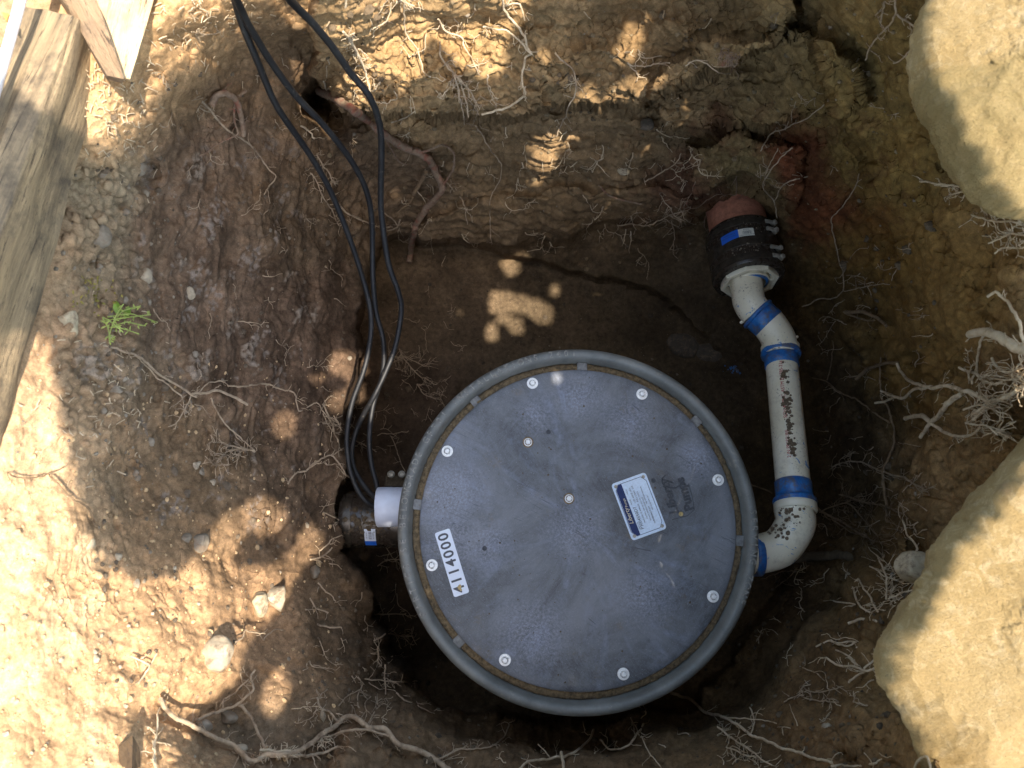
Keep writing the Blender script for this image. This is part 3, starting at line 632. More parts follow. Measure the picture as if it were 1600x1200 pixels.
def elbclod():
    t_ = random.random(); c = q7 * (1 - t_) + q8 * t_; v = fr * random.uniform(.5, 1) + sd * random.gauss(.0, .4); v /= np.linalg.norm(v); return c + v * R * 1.09, .0020
clods(m, elbclod, 90)
tag(m.build('stuck_soil', m_plain('drying_mud', (.16, .115, .07), .95, 220, .4, .6, 500), pp), kind='stuff')
# rubber couplings
def coupling(name, c, d, r, ln, label, parts_rot, white):
    th = thing(name, c, label, 'coupling', 'black rubber pipe couplings')
    d = np.asarray(d, float) / np.linalg.norm(d); h = ln / 2
    MB().lathe([(r * .55, -h), (r * .98, -h), (r, -h + .003), (r, -h * .62), (r * 1.0, -h * .6), (r, h * .6), (r, h - .003), (r * .98, h), (r * .80, h + .001), (r * .78, h - .01)], c, d, n=72).build('sleeve', RUBBER, th, 50)
    for s in (-.74, .74, ):
        MB().lathe([(r, -.008), (r + .0018, -.0075), (r + .0022, 0), (r + .0018, .0075), (r, .008)], c + d * h * s, d, n=72).build('clamp_band', m_plain('dark_band', (.075, .062, .048), .25, 90, .5, .2, 300, Metallic=.5) if 'dark_band' not in bpy.data.materials else bpy.data.materials['dark_band'], th)
    MB().lathe([(r, -.017), (r + .0014, -.016), (r + .0014, .016), (r, .017)], c + d * h * 0, d, n=72).build('shear_ring', bpy.data.materials['dark_band'], th)
    return th, d, h
cC = pr(1163, 402, -.262); dC = dirn(pr(1158, 350, -.275), pr(1168, 446, -.236)) ; dC = np.array([.04, -.965, .24]); dC /= np.linalg.norm(dC)
rC = .074
cp1, dC, hC = coupling('rubber_coupling', cC, dC, rC, .118, 'shiny black rubber coupling with blue and cream sticker joining the clay pipe', None, None)
# local frame of the coupling's visible side
frC = CAM - cC; frC -= dC * np.dot(frC, dC); frC /= np.linalg.norm(frC); sdC = np.cross(frC, dC)
if sdC[0] < 0: sdC = -sdC
def onC(s, side, lift=.0): a = side / rC; return cC + dC * s + (frC * math.cos(a) + sdC * math.sin(a)) * (rC + lift)
def patch(s0, s1, w0, w1, lift, slant=0.0, n=14, on=onC):
    b = MB(); vs = []
    for i in range(n + 1):
        w_ = w0 + (w1 - w0) * i / n; e = slant * (i / n)
        vs += [on(s0 + e, w_, lift), on(s1 + e, w_, lift)]
    return b.add(vs, [(2 * i, 2 * i + 1, 2 * i + 3, 2 * i + 2) for i in range(n)])
MBx = patch(-.020, .000, -.040, -.002, .0020, -.004); MBx.build('blue_sticker', LABELB, cp1, 0)
patch(-.023, -.004, -.002, .029, .0020, .001).build('cream_sticker', LABELC, cp1, 0)
t = MB()
def onCt(s0, w0): return lambda p: onC(s0 - p[1], w0 + p[0], .0026 + p[2])
for i, (s_, z_) in enumerate((('ROTATE', .0030), ('MADE IN U.S.A', .0024))): put_text(t, s_, z_, onCt(-.019 + .0035 * i, .014), ext=.0001)
for k in range(15): x = .006 + k * .0012; w_ = random.choice([.0003, .0005, .0007]); t.add([onC(-.0145, x, .0026), onC(-.0085, x, .0026), onC(-.0085, x + w_, .0026), onC(-.0145, x + w_, .0026)], [(0, 1, 2, 3)])
put_text(t, 'FLEXIBLE COUPLING 4 IN', .0026, onCt(-.0062, .014), ext=.0001)
put_text(t, 'FOR CLAY TO PLASTIC', .0030, onCt(-.0105, -.021), ext=.0001); put_text(t, 'TORQUE TO 80 IN LB', .0026, onCt(-.016, -.021), ext=.0001)
t.build('sticker_print', INK, cp1, 0)
for s in (-.043, -.024, .022, .043):
    c = onC(s, .080, .006); b = MB().lathe([(.0045, -.006), (.0045, .004), (.006, .004), (.006, .007), (.004, .008), (.0001, .008)], c, (.35, 0, .9), n=6)
    b.tube([onC(s, .060, .003), onC(s, .072, .006), onC(s, .088, .003)], .0045, 6); b.build('clamp_screw', DULL, cp1)
# clay pipe
cl = thing('clay_pipe', cC - dC * .12, 'old red clay pipe end sticking out of the soil above the coupling', 'pipe')
MB().lathe([(.045, .055), (.062, .055), (.0625, .05), (.0625, -.30), (.045, -.30)], cC - dC * .05, dC, n=64).build('pipe_wall', CLAY, cl)
# octagonal reducer in the coupling mouth
e = cC + dC * (hC + .002); b = MB(); ov = np.cross(dC, [1., 0, 0]); ov /= np.linalg.norm(ov); ou = np.cross(ov, dC)
def oct_(r, h, a0=math.pi / 8): return [e + dC * h + r * (math.cos(a0 + k * math.pi / 4) * ou + math.sin(a0 + k * math.pi / 4) * ov) for k in range(8)]
def octring(b, specs):
    vs = [v for r, h in specs for v in oct_(r, h)]; k = len(specs)
    b.add(vs, [(i * 8 + j, i * 8 + (j + 1) % 8, (i + 1) * 8 + (j + 1) % 8, (i + 1) * 8 + j) for i in range(k - 1) for j in range(8)])
octring(b, [(.050, -.02), (.0605, -.01), (.0605, .006), (.0595, .0075), (.0525, .0075), (.0515, .006), (.050, -.02)])
b.lathe([(R * .8, -.018), (R * 1.28, -.018), (R * 1.28, .006), (R * 1.22, .008), (R * 1.0, .008)], e, dC, n=40)
for k in range(8):
    a = k * math.pi / 4 + .2; u_ = math.cos(a) * ou + math.sin(a) * ov; v_ = np.cross(dC, u_) * .0016
    pts = [e + u_ * R * 1.2 + s * v_ + dC * h for h in (-.015, .004) for s in (-1, 1)] + [e + u_ * .052 + s * v_ + dC * h for h in (-.015, .004) for s in (-1, 1)]
    b.add(pts, [(2, 3, 7, 6), (0, 2, 6, 4), (1, 5, 7, 3)])
b.build('octagonal_reducer', PVC, pp, 30)
MB().lathe([(R * 1.20, .0085), (R * 1.10, .0105), (R * 1.0, .0105)], e, dC, n=40).build('blue_ring', PRIMER, pp)
m = MB()
def cclod():
    s = random.choice([-.045, -.03, .02, .03]) + random.gauss(0, .008); return onC(s, random.gauss(.022, .016), .001), .0009
clods(m, cclod, 90); tag(m.build('stuck_soil', STONE_G, cp1), kind='stuff')
# ------------------------------------------------------------------ left side: cable fitting, second coupling, cables
fz = -.075; fc = P(608, 792, fz)
ft = thing('conduit_adapter', fc, 'pale plastic cable adapter collar on the left side of the basin rim', 'pipe fitting')
fx = np.array([1., 0.02, 0.0]); fr_ = .0355
MB().lathe([(.027, -.020), (.0345, -.0205), (fr_, -.0195), (fr_, .005), (fr_ * .985, .006), (fr_ * .985, .045)], fc, fx, n=56).build('collar', ADAPT, ft, 50)
MB().lathe([(.027, -.020), (.026, .0), (.0001, .0)], fc, fx, n=40).build('bore', RUBBER, ft)
MB().lathe([(.033, .0), (.0335, .20)], fc, fx, n=40).build('stub_pipe', ADAPT, ft)
c2 = P(586, 812, -.185); hub = P(700, 812, -.185)
cp2, dd, h2 = coupling('rubber_coupling', c2, (1, 0, 0), .052, .120, 'glossy black rubber coupling with upright white and blue sticker left of the basin', None, None)
MB().tube([c2 + [.03, 0, 0], c2 + [.2, 0, 0]], .045, 40).build('spigot', PVC, cp2)
fr2 = np.array([0, -.25, .97]); sd2 = np.array([0, -.97, -.25])
def on2(s, side, lift=0): a = side / .052; return c2 + np.array([s, 0, 0]) + (fr2 * math.cos(a) + sd2 * math.sin(a)) * (.052 + lift)
xs_ = P(568, 828, -.13)[0] - c2[0]
patch(xs_, xs_ + .021, .004, .030, .002, on=on2).build('white_sticker', LABELW, cp2, 0); patch(xs_ - .0005, xs_ + .0205, .030, .043, .002, on=on2).build('blue_sticker', LABELB, cp2, 0)
t = MB()
for k in range(13): y = .010 + k * .0012; w_ = random.choice([.0003, .0006]); t.add([on2(xs_ + .008, y, .0026), on2(xs_ + .0135, y, .0026), on2(xs_ + .0135, y + w_, .0026), on2(xs_ + .008, y + w_, .0026)], [(0, 1, 2, 3)])
put_text(t, 'FLEX 4 IN', .0034, lambda p: on2(xs_ + .0165 - p[1] * -1, .017 + p[0], .0026), ext=.0001); put_text(t, 'MADE USA', .0026, lambda p: on2(xs_ + .004 + p[1], .017 + p[0], .0026), ext=.0001)
t.build('sticker_print', INK, cp2, 0)
for qx in (611, 628):
    c = P(qx, 741, -.155); b = MB().lathe([(.0060, -.012), (.0060, .002), (.0072, .002), (.0072, .004), (.005, .0055), (.004, .004), (.0001, .004)], c, (.1, -.1, 1), n=14)
    b.build('clamp_screw', DULL, cp2); MB().prism([(c[0] - .014, c[1] - .022), (c[0] + .010, c[1] - .024), (c[0] + .011, c[1] - .003), (c[0] - .012, c[1] - .001)], c[2] - .03, c[2] - .008, .002).build('clamp_lug', DARKD, cp2)
m = MB()
def c2clod():
    return on2(random.uniform(-.05, .045), random.gauss(-.012, .014), .0005), random.choice([.0012, .002, .0034])
clods(m, c2clod, 230); tag(m.build('stuck_soil', DARKD, cp2), kind='stuff')
CA = [(358,-60,.60),(367,0,.50),(383,50,.46),(407,107,.40),(433,167,.34),(483,240,.24),(517,300,.16),(550,383,.07),(573,457,.0),(580,500,-.02),(577,540,-.03),(568,580,-.035),(550,630,-.05),(542,680,-.07),(545,725,-.09),(556,760,-.10),(572,784,-.10),(590,794,-.09),(612,797,-.08)]
CB = [(362,-60,.61),(370,0,.51),(387,37,.475),(417,87,.42),(460,147,.35),(507,197,.28),(550,253,.20),(573,300,.14),(581,345,.09),(582,400,.04),(583,443,.01),(588,490,-.03),(599,533,-.055),(598,583,-.06),(583,633,-.07),(577,683,-.08),(580,723,-.085),(588,755,-.085),(593,778,-.085),(612,788,-.08)]
CC = [(425,-50,.62),(453,0,.52),(483,30,.48),(517,70,.43),(547,113,.38),(577,150,.34),(593,193,.29),(596,240,.24),(595,287,.19),(596,335,.14),(607,412,.07),(622,455,.03),(627,485,.0),(618,540,-.035),(603,580,-.045),(585,618,-.055),(568,648,-.08),(557,672,-.1),(550,700,-.11),(552,728,-.11),(566,755,-.10),(582,774,-.09),(600,785,-.08)]
for pts, lab, r in ((CA, 'black cable that runs lowest along the dirt wall, leftmost of the three', .0047), (CB, 'black cable running between the other two black cables', .0047), (CC, 'black cable hanging furthest right, passing over the thick reddish root', .0048)):
    pp3 = []
    for (x, y, z) in pts:
        zt = T(x, y)[2]; z = max(z, zt + .010) if y < 740 else z; pp3.append(P(x, y, z))
    zz = np.array([p[2] for p in pp3])
    o = MB().tube(smoothpath(pp3, .006), r, 12).build('power_cable', CABLE, None, 80); tag(o, lab, 'cable', 'black cables hanging into the pit')
# ------------------------------------------------------------------ timbers and other things at the rim
WOODG = m_wood('weathered_timber', (.40, .29, .165), (.17, .125, .075), (.085, .065, .045), -.31)
WOODL = m_wood('pale_board', (.72, .55, .34), (.58, .42, .25), (.44, .30, .17), -.15)
WOODB = m_wood('bark_strip', (.24, .16, .095), (.36, .25, .15), (.12, .085, .06), .46, 1.2)
WOODK = m_wood('rotten_wood', (.085, .055, .03), (.13, .085, .045), (.05, .035, .02), .9, 1.2)
def swept(sec_a, sec_b, n, name, mat, amp, parent=None, fs=30):
    A_ = np.array(sec_a); B_ = np.array(sec_b); k = len(A_); sub = 8; vs = []
    ra = np.concatenate([A_[i] + (A_[(i + 1) % k] - A_[i]) * (np.arange(sub) / sub)[:, None] for i in range(k)]); rb = np.concatenate([B_[i] + (B_[(i + 1) % k] - B_[i]) * (np.arange(sub) / sub)[:, None] for i in range(k)])
    K = len(ra); d = (B_.mean(0) - A_.mean(0)); d /= np.linalg.norm(d)
    for i in range(n + 1):
        t = i / n; q = ra + (rb - ra) * t; c = q.mean(0); o = q - c
        al = q @ d; s1 = perlin(q[:, 0] * 60 - d[0] * al * 57, q[:, 1] * 60 - d[1] * al * 57, q[:, 2] * 60); s2 = perlin(q[:, 0] * 180 - d[0] * al * 175, q[:, 1] * 180 - d[1] * al * 175, q[:, 2] * 160)
        f = 1 + amp * (s1 * .10 + s2 * .07 + .12 * perlin(q[:, 0] * 14, q[:, 1] * 14, q[:, 2] * 14))
        if i in (0, n): q = q + d * (.004 * perlin(q[:, 0] * 140, q[:, 1] * 140, q[:, 2] * 140))[:, None]
        vs += list(c + o * f[:, None])
    f = [(i * K + j, i * K + (j + 1) % K, (i + 1) * K + (j + 1) % K, (i + 1) * K + j) for i in range(n) for j in range(K)] + [tuple(range(K))[::-1], tuple(n * K + j for j in range(K))]
    b = MB().add(vs, f); return b.build(name, mat, parent, fs)
def p3(l): return [P(*q) for q in l]
o = swept(p3([(38,10,.53),(76,16,.545),(112,24,.545),(128,34,.53),(172,60,.46),(130,60,.38),(20,50,.38)]), p3([(-240,740,.53),(-180,740,.545),(-122,740,.545),(-108,740,.53),(-8,740,.44),(-60,740,.36),(-260,740,.38)]), 110, 'timber', WOODG, .5)
tag(o, 'weathered grey square timber lying along the left edge of the pit', 'timber')
o = swept(p3([(120,-60,.512),(262,-70,.512),(262,-60,.46),(120,-60,.46)]), p3([(178,118,.500),(203,124,.497),(205,128,.45),(178,120,.45)]), 60, 'board', WOODL, .35)
tag(o, 'sunlit pale board wedging down to a point right of the grey timber', 'board')
o = swept(p3([(60,-60,.545),(125,-60,.55),(125,-50,.50),(60,-55,.50)]), p3([(168,118,.52),(194,124,.525),(190,130,.48),(166,124,.48)]), 50, 'bark_strip', WOODB, 1.0)
tag(o, 'rough orange brown bark strip between the timber and the pale board', 'bark')
pv = [P(60,-120,.60), P(32,0,.585), P(20,45,.578), P(8,88,.57), P(-30,220,.56)]
MBt = MB().tube(smoothpath(pv, .01), .0055, 14); o = MBt.build('metal_tube', m_plain('zinc_tube', (.62, .62, .68), .4, 60, .1, Metallic=.3), None); tag(o, 'thin pale grey tube crossing the top left corner past the timber end', 'tube')
lf = MB(); vs = [P(2,18,.56), P(14,22,.565), P(18,40,.56), P(10,34,.57)]; 
lf.add(vs + [v - np.array([0, 0, .001]) for v in vs], [(0, 1, 2, 3), (7, 6, 5, 4), (0, 4, 5, 1), (1, 5, 6, 2), (2, 6, 7, 3), (3, 7, 4, 0)])
o = lf.build('dry_leaf', m_plain('dry_leaf', (.55, .30, .08), .7, 80, .3), None, 0); tag(o, 'small orange dry leaf behind the pale tube in the corner', 'leaf')
o = swept(p3([(150,1230,.385),(176,1172,.385),(206,1152,.388),(216,1170,.378),(226,1215,.37)]), p3([(150,1330,.415),(170,1300,.42),(206,1300,.425),(216,1300,.40),(226,1330,.40)]), 14, 'wood_chunk', WOODK, 1.4)
tag(o, 'pointed dark brown broken wood chunk at the bottom edge left of the roots', 'wood chunk')
# ------------------------------------------------------------------ boulders and stones
def blob(name, outl, z0, up, dn, mat, label, cat, group=None, planes=(), amp=.012, nf=9, pw=.6, n=160, m_=60, parts=True, fine=.0022):
    """closed rounded rock whose outline (photo px at height z0) is given; planes cut facets"""
    pts = np.array([P(x, y, z0) for x, y in outl]); c = pts.mean(0); ang = np.arctan2(pts[:, 1] - c[1], pts[:, 0] - c[0]); rad = np.hypot(pts[:, 1] - c[1], pts[:, 0] - c[0])
    i = np.argsort(ang); ang = ang[i]; rad = rad[i]; th = np.linspace(-math.pi, math.pi, n, endpoint=False)
    R_ = np.interp(th, np.concatenate([[ang[-1] - 2 * math.pi], ang, [ang[0] + 2 * math.pi]]), np.concatenate([[rad[-1]], rad, [rad[0]]]))
    ker = np.array([1, 2, 3, 2, 1.]); ker /= ker.sum()
    for _ in range(1): R_ = np.convolve(np.concatenate([R_[-2:], R_, R_[:2]]), ker, 'valid')
    ph = np.linspace(-math.pi / 2, math.pi / 2, m_ + 1)[1:-1]; TH, PH = np.meshgrid(th, ph)
    cr = np.where(PH > 0, np.abs(np.cos(PH)) ** pw, np.abs(np.cos(PH)) ** 4); szn = np.where(PH > 0, np.abs(np.sin(PH)) ** (pw + .25), -np.abs(np.sin(PH)) ** 1.2)
    V = np.stack([c[0] + R_ * cr * np.cos(TH), c[1] + R_ * cr * np.sin(TH), z0 + np.where(szn > 0, up, dn) * szn], -1)
    N = np.stack([cr * np.cos(TH) / R_.mean(), cr * np.sin(TH) / R_.mean(), szn / up], -1); N /= np.linalg.norm(N, axis=2)[..., None]
    for q, nn in planes:
        q = np.asarray(q, float); nn = np.asarray(nn, float) / np.linalg.norm(nn); cc0 = np.array([c[0], c[1], z0]); a_ = (q - cc0) @ nn; b_ = (V - cc0) @ nn; t_ = np.where((b_ > a_) & (b_ > 1e-6), np.clip(a_ / np.maximum(b_, 1e-6), .05, 1), 1.0); t_ = t_ + (1 - t_) * .03; V = cc0 + (V - cc0) * t_[..., None]
    x, y, z = V[..., 0] + c[0] * 3, V[..., 1], V[..., 2]; s = 1 / max(R_.mean(), .01)
    h = amp * fbm(x * nf, y * nf, z * nf, 4, .5) + fine * fbm(x * 70, y * 70, z * 70, 3, .6)
    V = V + N * h[..., None]; k = len(ph)
    vs = V.reshape(-1, 3); top = V[-1].mean(0); bot = V[0].mean(0)
    idx = np.arange(k * n).reshape(k, n); nx_ = np.roll(idx, -1, 1); fs = np.stack([idx[:-1], nx_[:-1], nx_[1:], idx[1:]], -1).reshape(-1, 4).tolist()
    b = MB(); b.add(list(vs) + [top, bot], fs + [(int(idx[-1, j]), int(nx_[-1, j]), k * n) for j in range(n)] + [(int(nx_[0, j]), int(idx[0, j]), k * n + 1) for j in range(n)])
    o = b.build(name, mat, None, 75); return tag(o, label, cat, group)
blob('boulder', [(1456,-60),(1448,0),(1434,50),(1427,98),(1434,140),(1452,182),(1474,220),(1500,262),(1512,288),(1540,316),(1575,338),(1612,352),(1720,380),(1900,300),(1950,50),(1850,-180),(1650,-260),(1520,-200)], .515, .30, .16, ROCK_MOSS_SHADE, 'large pale boulder overhanging the top right corner of the pit', 'boulder', 'boulders at the right edge',
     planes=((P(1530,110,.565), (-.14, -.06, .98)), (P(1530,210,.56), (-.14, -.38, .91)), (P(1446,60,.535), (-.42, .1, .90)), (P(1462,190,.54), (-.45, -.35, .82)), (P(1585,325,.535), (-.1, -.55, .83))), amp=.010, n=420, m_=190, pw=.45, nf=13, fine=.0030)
blob('boulder', [(1680,600),(1620,672),(1588,708),(1560,738),(1524,782),(1492,830),(1462,880),(1436,920),(1408,962),(1390,1002),(1381,1032),(1384,1062),(1394,1092),(1412,1122),(1432,1160),(1446,1200),(1462,1260),(1500,1340),(1750,1450),(2000,1200),(2000,850),(1850,600)], .448, .40, .2, ROCK, 'huge tan boulder with a flat sunlit face in the bottom right corner', 'boulder', 'boulders at the right edge',
     planes=((P(1480,900,.472), (-.24, .08, .965)), (P(1396,1062,.455), (-.62, -.45, .64)), (P(1574,1040,.522), (.10, -.40, .91)), (P(1462,1165,.478), (-.50, -.55, .67)), (P(1590,722,.478), (-.40, .35, .84))), amp=.009, n=460, m_=200, pw=.42, nf=13, fine=.0026)
def zs(x, y): return T(x, y)[2]
def stone(cx, cy, rx, ry, rot, mat, label, up=.02, sink=.3, cat='stone', grp='stones stuck in the pit walls', n=48, m_=24, amp=.002, name='stone'):
    z = zs(cx, cy); outl = []
    for k in range(14):
        a = 2 * math.pi * k / 14; x = rx * math.cos(a) * random.uniform(.9, 1.08); y = ry * math.sin(a) * random.uniform(.9, 1.08); r = math.radians(rot)
        outl.append((cx + x * math.cos(r) - y * math.sin(r), cy + x * math.sin(r) + y * math.cos(r)))
    c0 = P(cx, cy, z); wr = rx * fmm(cx, cy, z); pls = []
    for _ in range(5):
        v = np.array([random.gauss(0, 1), random.gauss(0, 1), random.uniform(.1, 1.2)]); v /= np.linalg.norm(v); pls.append((c0 + np.array([v[0] * wr, v[1] * wr, v[2] * up]) * random.uniform(.74, .95), v))
    return blob(name, outl, z + up * (sink - .35), up, up, mat, label, cat, grp, planes=pls, amp=amp, nf=40, pw=.7, n=n, m_=m_, fine=.0009)
stone(1428, 887, 30, 27, 0, STONE_T, 'round tan cobble sitting against the big bottom right boulder', .030, .5, 'cobble')
stone(338, 1022, 25, 33, 25, STONE_P, 'pale smooth cobble half buried in the sunlit soil at the lower left', .022, .3, 'cobble')
stone(430, 932, 16, 42, -4, STONE_P, 'long pale oval stone standing in the left wall, largest there', .018, .5)
stone(405, 940, 14, 26, -10, STONE_T, 'tan stone leaning on the left side of the long pale oval stone', .014, .2)
stone(304, 727, 9, 17, 5, STONE_P, 'small white teardrop stone in the left dirt wall', .012, .4)
stone(313, 738, 7, 11, 20, STONE_G, 'small grey stone just below the white teardrop stone', .009, .3)
stone(330, 757, 5, 9, 35, STONE_P, 'little pale pebble below right of the white teardrop stone', .007, .4)
stone(312, 850, 14, 19, 40, STONE_G, 'grey stone at the shadow edge in the lower left', .012, .4)
stone(291, 843, 7, 14, 25, STONE_G, 'narrow grey pebble left of the grey stone at the shadow edge', .009, .4)
stone(1068, 541, 28, 19, 22, STONE_D, 'flat dark brown stone lying on the pit floor above the basin', .014, .2)
stone(1108, 552, 24, 16, 8, STONE_D, 'muddy flat stone half covered on the floor right of the dark stone', .008, .0)
stone(154, 370, 21, 19, 10, STONE_G, 'angular grey stone in the crust beside the timber', .016, .3)
stone(215, 262, 15, 13, 0, STONE_G, 'rough grey lump at the top of the crust beside the timber', .014, .3)
stone(228, 433, 10, 14, 0, STONE_P, 'pale pinkish pebble in the dark soil right of the crust', .010, .3)
stone(297, 459, 8, 12, -10, STONE_P, 'small cream pebble alone in the dark left wall', .009, .4)
stone(975, 265, 11, 9, 0, STONE_T, 'small brown pebble set in the far wall below the ledge', .008, .3)
stone(1010, 195, 14, 10, 0, STONE_D, 'dark round stone under the far ledge', .010, .3)
stone(1292, 1137, 12, 7, 10, STONE_P, 'small pale chip at the foot of the soil below the right boulder', .008, .5)
stone(355, 1120, 17, 10, 10, STONE_G, 'grey stone among the bottom left roots, right one of two', .012, .4)
stone(318, 1135, 15, 11, 0, STONE_G, 'grey stone among the bottom left roots, left one of two', .012, .4)
stone(376, 1170, 11, 9, 0, STONE_P, 'pale pebble lying in the fork of the bottom left roots', .010, .4)
stone(492, 892, 7, 13, 0, STONE_G, 'grey pebble with rootlets at the edge of the left wall', .010, .5)
stone(504, 1120, 4, 9, 0, STONE_P, 'tiny upright pale pebble above the bottom roots', .006, .5)
stone(1297, 43, 4, 4, 0, STONE_P, 'tiny white pebble high in the far right soil', .005, .6)
stone(108, 505, 15, 26, -8, STONE_T, 'sunlit pinkish clod beside the timber and the weed', .014, .2)
stone(140, 848, 10, 11, 0, STONE_T, 'small brown pebble at the left shadow edge', .007, .1)
stone(185, 870, 5, 6, 0, STONE_P, 'tiny cream pebble inside the lower left shadow', .005, .4)
# loose gravel and crumbs
def scatter(n, region, smin, smax, mat, name, lift=.3):
    m = MB()
    def f():
        while 1:
            x, y = region()
            if np.hypot(x - 903, y - 831) > 285: break
        return T(x, y, 0.0004), random.uniform(smin, smax) * random.choice([.6, .8, 1, 1, 1.6])
    clods(m, f, n); return tag(m.build(name, mat, None, 60), kind='stuff')
scatter(200, lambda: (random.gauss(300, 110), random.uniform(180, 900)), .0008, .0020, STONE_G, 'gravel')
scatter(160, lambda: (random.gauss(190, 70), random.uniform(230, 760)), .0014, .0034, STONE_G, 'gravel')
scatter(130, lambda: (random.uniform(0, 380), random.uniform(880, 1190)), .0008, .0022, STONE_P, 'gravel')
scatter(420, lambda: (random.uniform(430, 1450), random.uniform(0, 1190)), .0006, .0018, STONE_G, 'gravel')
def blobs_(): 
    cx, cy, s = random.choice([(1240,1130,60),(1340,1180,40),(1250,960,50),(700,1150,60),(560,1000,50),(620,560,50),(740,500,40),(1350,780,60),(540,60,40),(600,140,40),(1080,60,40),(900,150,40),(1400,420,50)]); return random.gauss(cx, s), random.gauss(cy, s)
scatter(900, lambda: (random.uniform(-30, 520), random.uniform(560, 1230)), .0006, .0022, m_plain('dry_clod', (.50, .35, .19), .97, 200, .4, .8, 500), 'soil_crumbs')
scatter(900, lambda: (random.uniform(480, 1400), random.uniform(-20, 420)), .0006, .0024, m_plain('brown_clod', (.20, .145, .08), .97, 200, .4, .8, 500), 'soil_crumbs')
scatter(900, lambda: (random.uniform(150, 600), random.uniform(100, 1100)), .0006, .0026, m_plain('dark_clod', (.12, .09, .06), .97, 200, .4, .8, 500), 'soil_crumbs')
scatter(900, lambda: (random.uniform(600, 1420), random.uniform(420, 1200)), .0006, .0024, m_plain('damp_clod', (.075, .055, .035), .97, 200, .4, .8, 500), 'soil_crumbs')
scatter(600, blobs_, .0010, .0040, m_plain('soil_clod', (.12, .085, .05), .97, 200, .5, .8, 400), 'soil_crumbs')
# ------------------------------------------------------------------ roots
FORK = [0]
def grow(mb, x, y, ang, ln, w0, lift, curl=.35, bp=.16, depth=0, z_bias=0.0, step=5.0, maxd=2):
    """one fine root walking over (and slightly off) the soil"""
    FORK[0] += 1 if depth else 0
    pts = []; rad = []; n = max(3, int(ln / step)); a = ang; kids = []; dr = random.uniform(-.05, .05)
    for i in range(n + 1):
        t = i / n; a += random.gauss(dr, curl); L_ = lift * (.3 + math.sin(min(1, t * 1.5) * math.pi / 1.6)) + .0012
        xx = min(max(x, -40), 1640); yy = min(max(y, -40), 1240)
        pts.append(T(xx, yy, L_)); rad.append(max(.00042, w0 * (1 - .72 * t)) * random.uniform(.85, 1.2))
        if depth < maxd and random.random() < bp and 0 < i < n: kids.append((x, y, a + random.choice([-1, 1]) * random.uniform(.5, 1.3), ln * (1 - t * .5) * random.uniform(.25, .55), w0 * (1 - .6 * t) * .65, max(.002, L_ * .8)))
        x += math.cos(a) * step; y += math.sin(a) * step
    mb.tube(pts, rad, 5 if w0 < .0012 else 7)
    for k in kids: grow(mb, *k, curl=curl * 1.1, bp=bp, depth=depth + 1, step=step * .8, maxd=maxd)
def traced(mb, pts, w0, w1, lift=.008, hairs=0, hl=18, knob=0.0, lifts=None, hw=.0008):
    """pts in photo px; w0,w1 widths in photo px"""
    n0 = len(pts); ls = lifts or [lift] * n0
    sp = smoothpath([(x, y, l) for (x, y), l in zip(pts, ls)], 4.0); out = []; rad = []; N = len(sp)
    jx = jy = 0; zprev = None
    raw = []
    for i, q in enumerate(sp):
        jx = .75 * jx + random.gauss(0, .7); jy = .75 * jy + random.gauss(0, .7)
        raw.append((q[0] + jx, q[1] + jy, q[2]))
    depth = []
    for (x, y, l) in raw:
        p = T(min(max(x, -45), 1645), min(max(y, -45), 1245), l); depth.append(p[2])
    dz = np.array(depth); k = 5
    if N > 6: dz = np.maximum(np.convolve(np.pad(dz, k, 'edge'), np.ones(2 * k + 1) / (2 * k + 1), 'valid'), dz)
    for i, (x, y, l) in enumerate(raw):
        t = i / max(1, N - 1); p = P(x, y, dz[i]); out.append(p); wpx = (w0 + (w1 - w0) * t) * .74
        rad.append(max(.0005, .5 * wpx * fmm(x, y, dz[i]) * (1 + knob * random.uniform(-.6, 1))))
    mb.tube(out, rad, 10 if w0 > 5 else 6)
    for _ in range(hairs):
        i = random.randrange(N); x, y, l = raw[i]; i2 = min(i + 1, N - 1); a = math.atan2(raw[i2][1] - raw[i2 - 1][1], raw[i2][0] - raw[i2 - 1][0])
        grow(mb, x, y, a + random.choice([-1, 1]) * random.uniform(.5, 1.4), hl * random.uniform(.4, 1.4), hw, max(.003, l), curl=.35, bp=.2, maxd=1, step=4)
def root(label, branches, mat, group='roots hanging out of the pit walls', name='root', hairs=6, lift=.008, **kw):
    m = MB()
    for br in branches:
        pts, w0, w1 = br[:3]; traced(m, pts, w0, w1, br[3] if len(br) > 3 else lift, hairs=int(hairs * len(pts) / 5 + .5) if len(br) < 5 else br[4], **kw)
    o = m.build(name, mat, None, 70); return tag(o, label, 'root', group)
root('thick reddish root bending down out of the hole behind the cables', [([(500,142),(530,158),(560,178),(592,200),(622,225),(650,236),(670,250),(683,275),(692,294),(682,308),(664,328),(652,350),(645,378),(640,408)], 18, 12, .034, 10), ([(655,240),(678,232),(694,228),(708,238),(710,262),(700,280),(690,292)], 5, 4, .035, 3), ([(590,200),(612,232),(622,252),(634,258)],4,3,.02,2)], RT_RED, knob=.14)
root('short stubby root with a rounded end below the reddish root bend', [([(664,268),(655,288),(646,304)], 9, 8, .03, 1), ([(646,308),(640,318),(618,334)], 4, 2, .02, 1)], RT_BROWN, knob=.2)
root('curved pinkish root loop poking from the left wall near the top', [([(330,165),(338,150),(352,146),(368,154),(374,170),(379,190),(382,212)], 13, 9, .022, 3), ([(372,150),(385,140)], 6, 5, .02, 0), ([(368,158),(364,180),(372,208),(360,216),(335,230),(312,246)], 4, 3, .018, 3)], RT_RED)
root('thin forked root winding below the pinkish root loop', [([(307,143),(316,160),(330,172),(340,188),(360,207),(385,222),(402,240),(418,262),(430,276),(420,290),(411,304)], 4.5, 2.5, .012, 9)], RT_PALE)
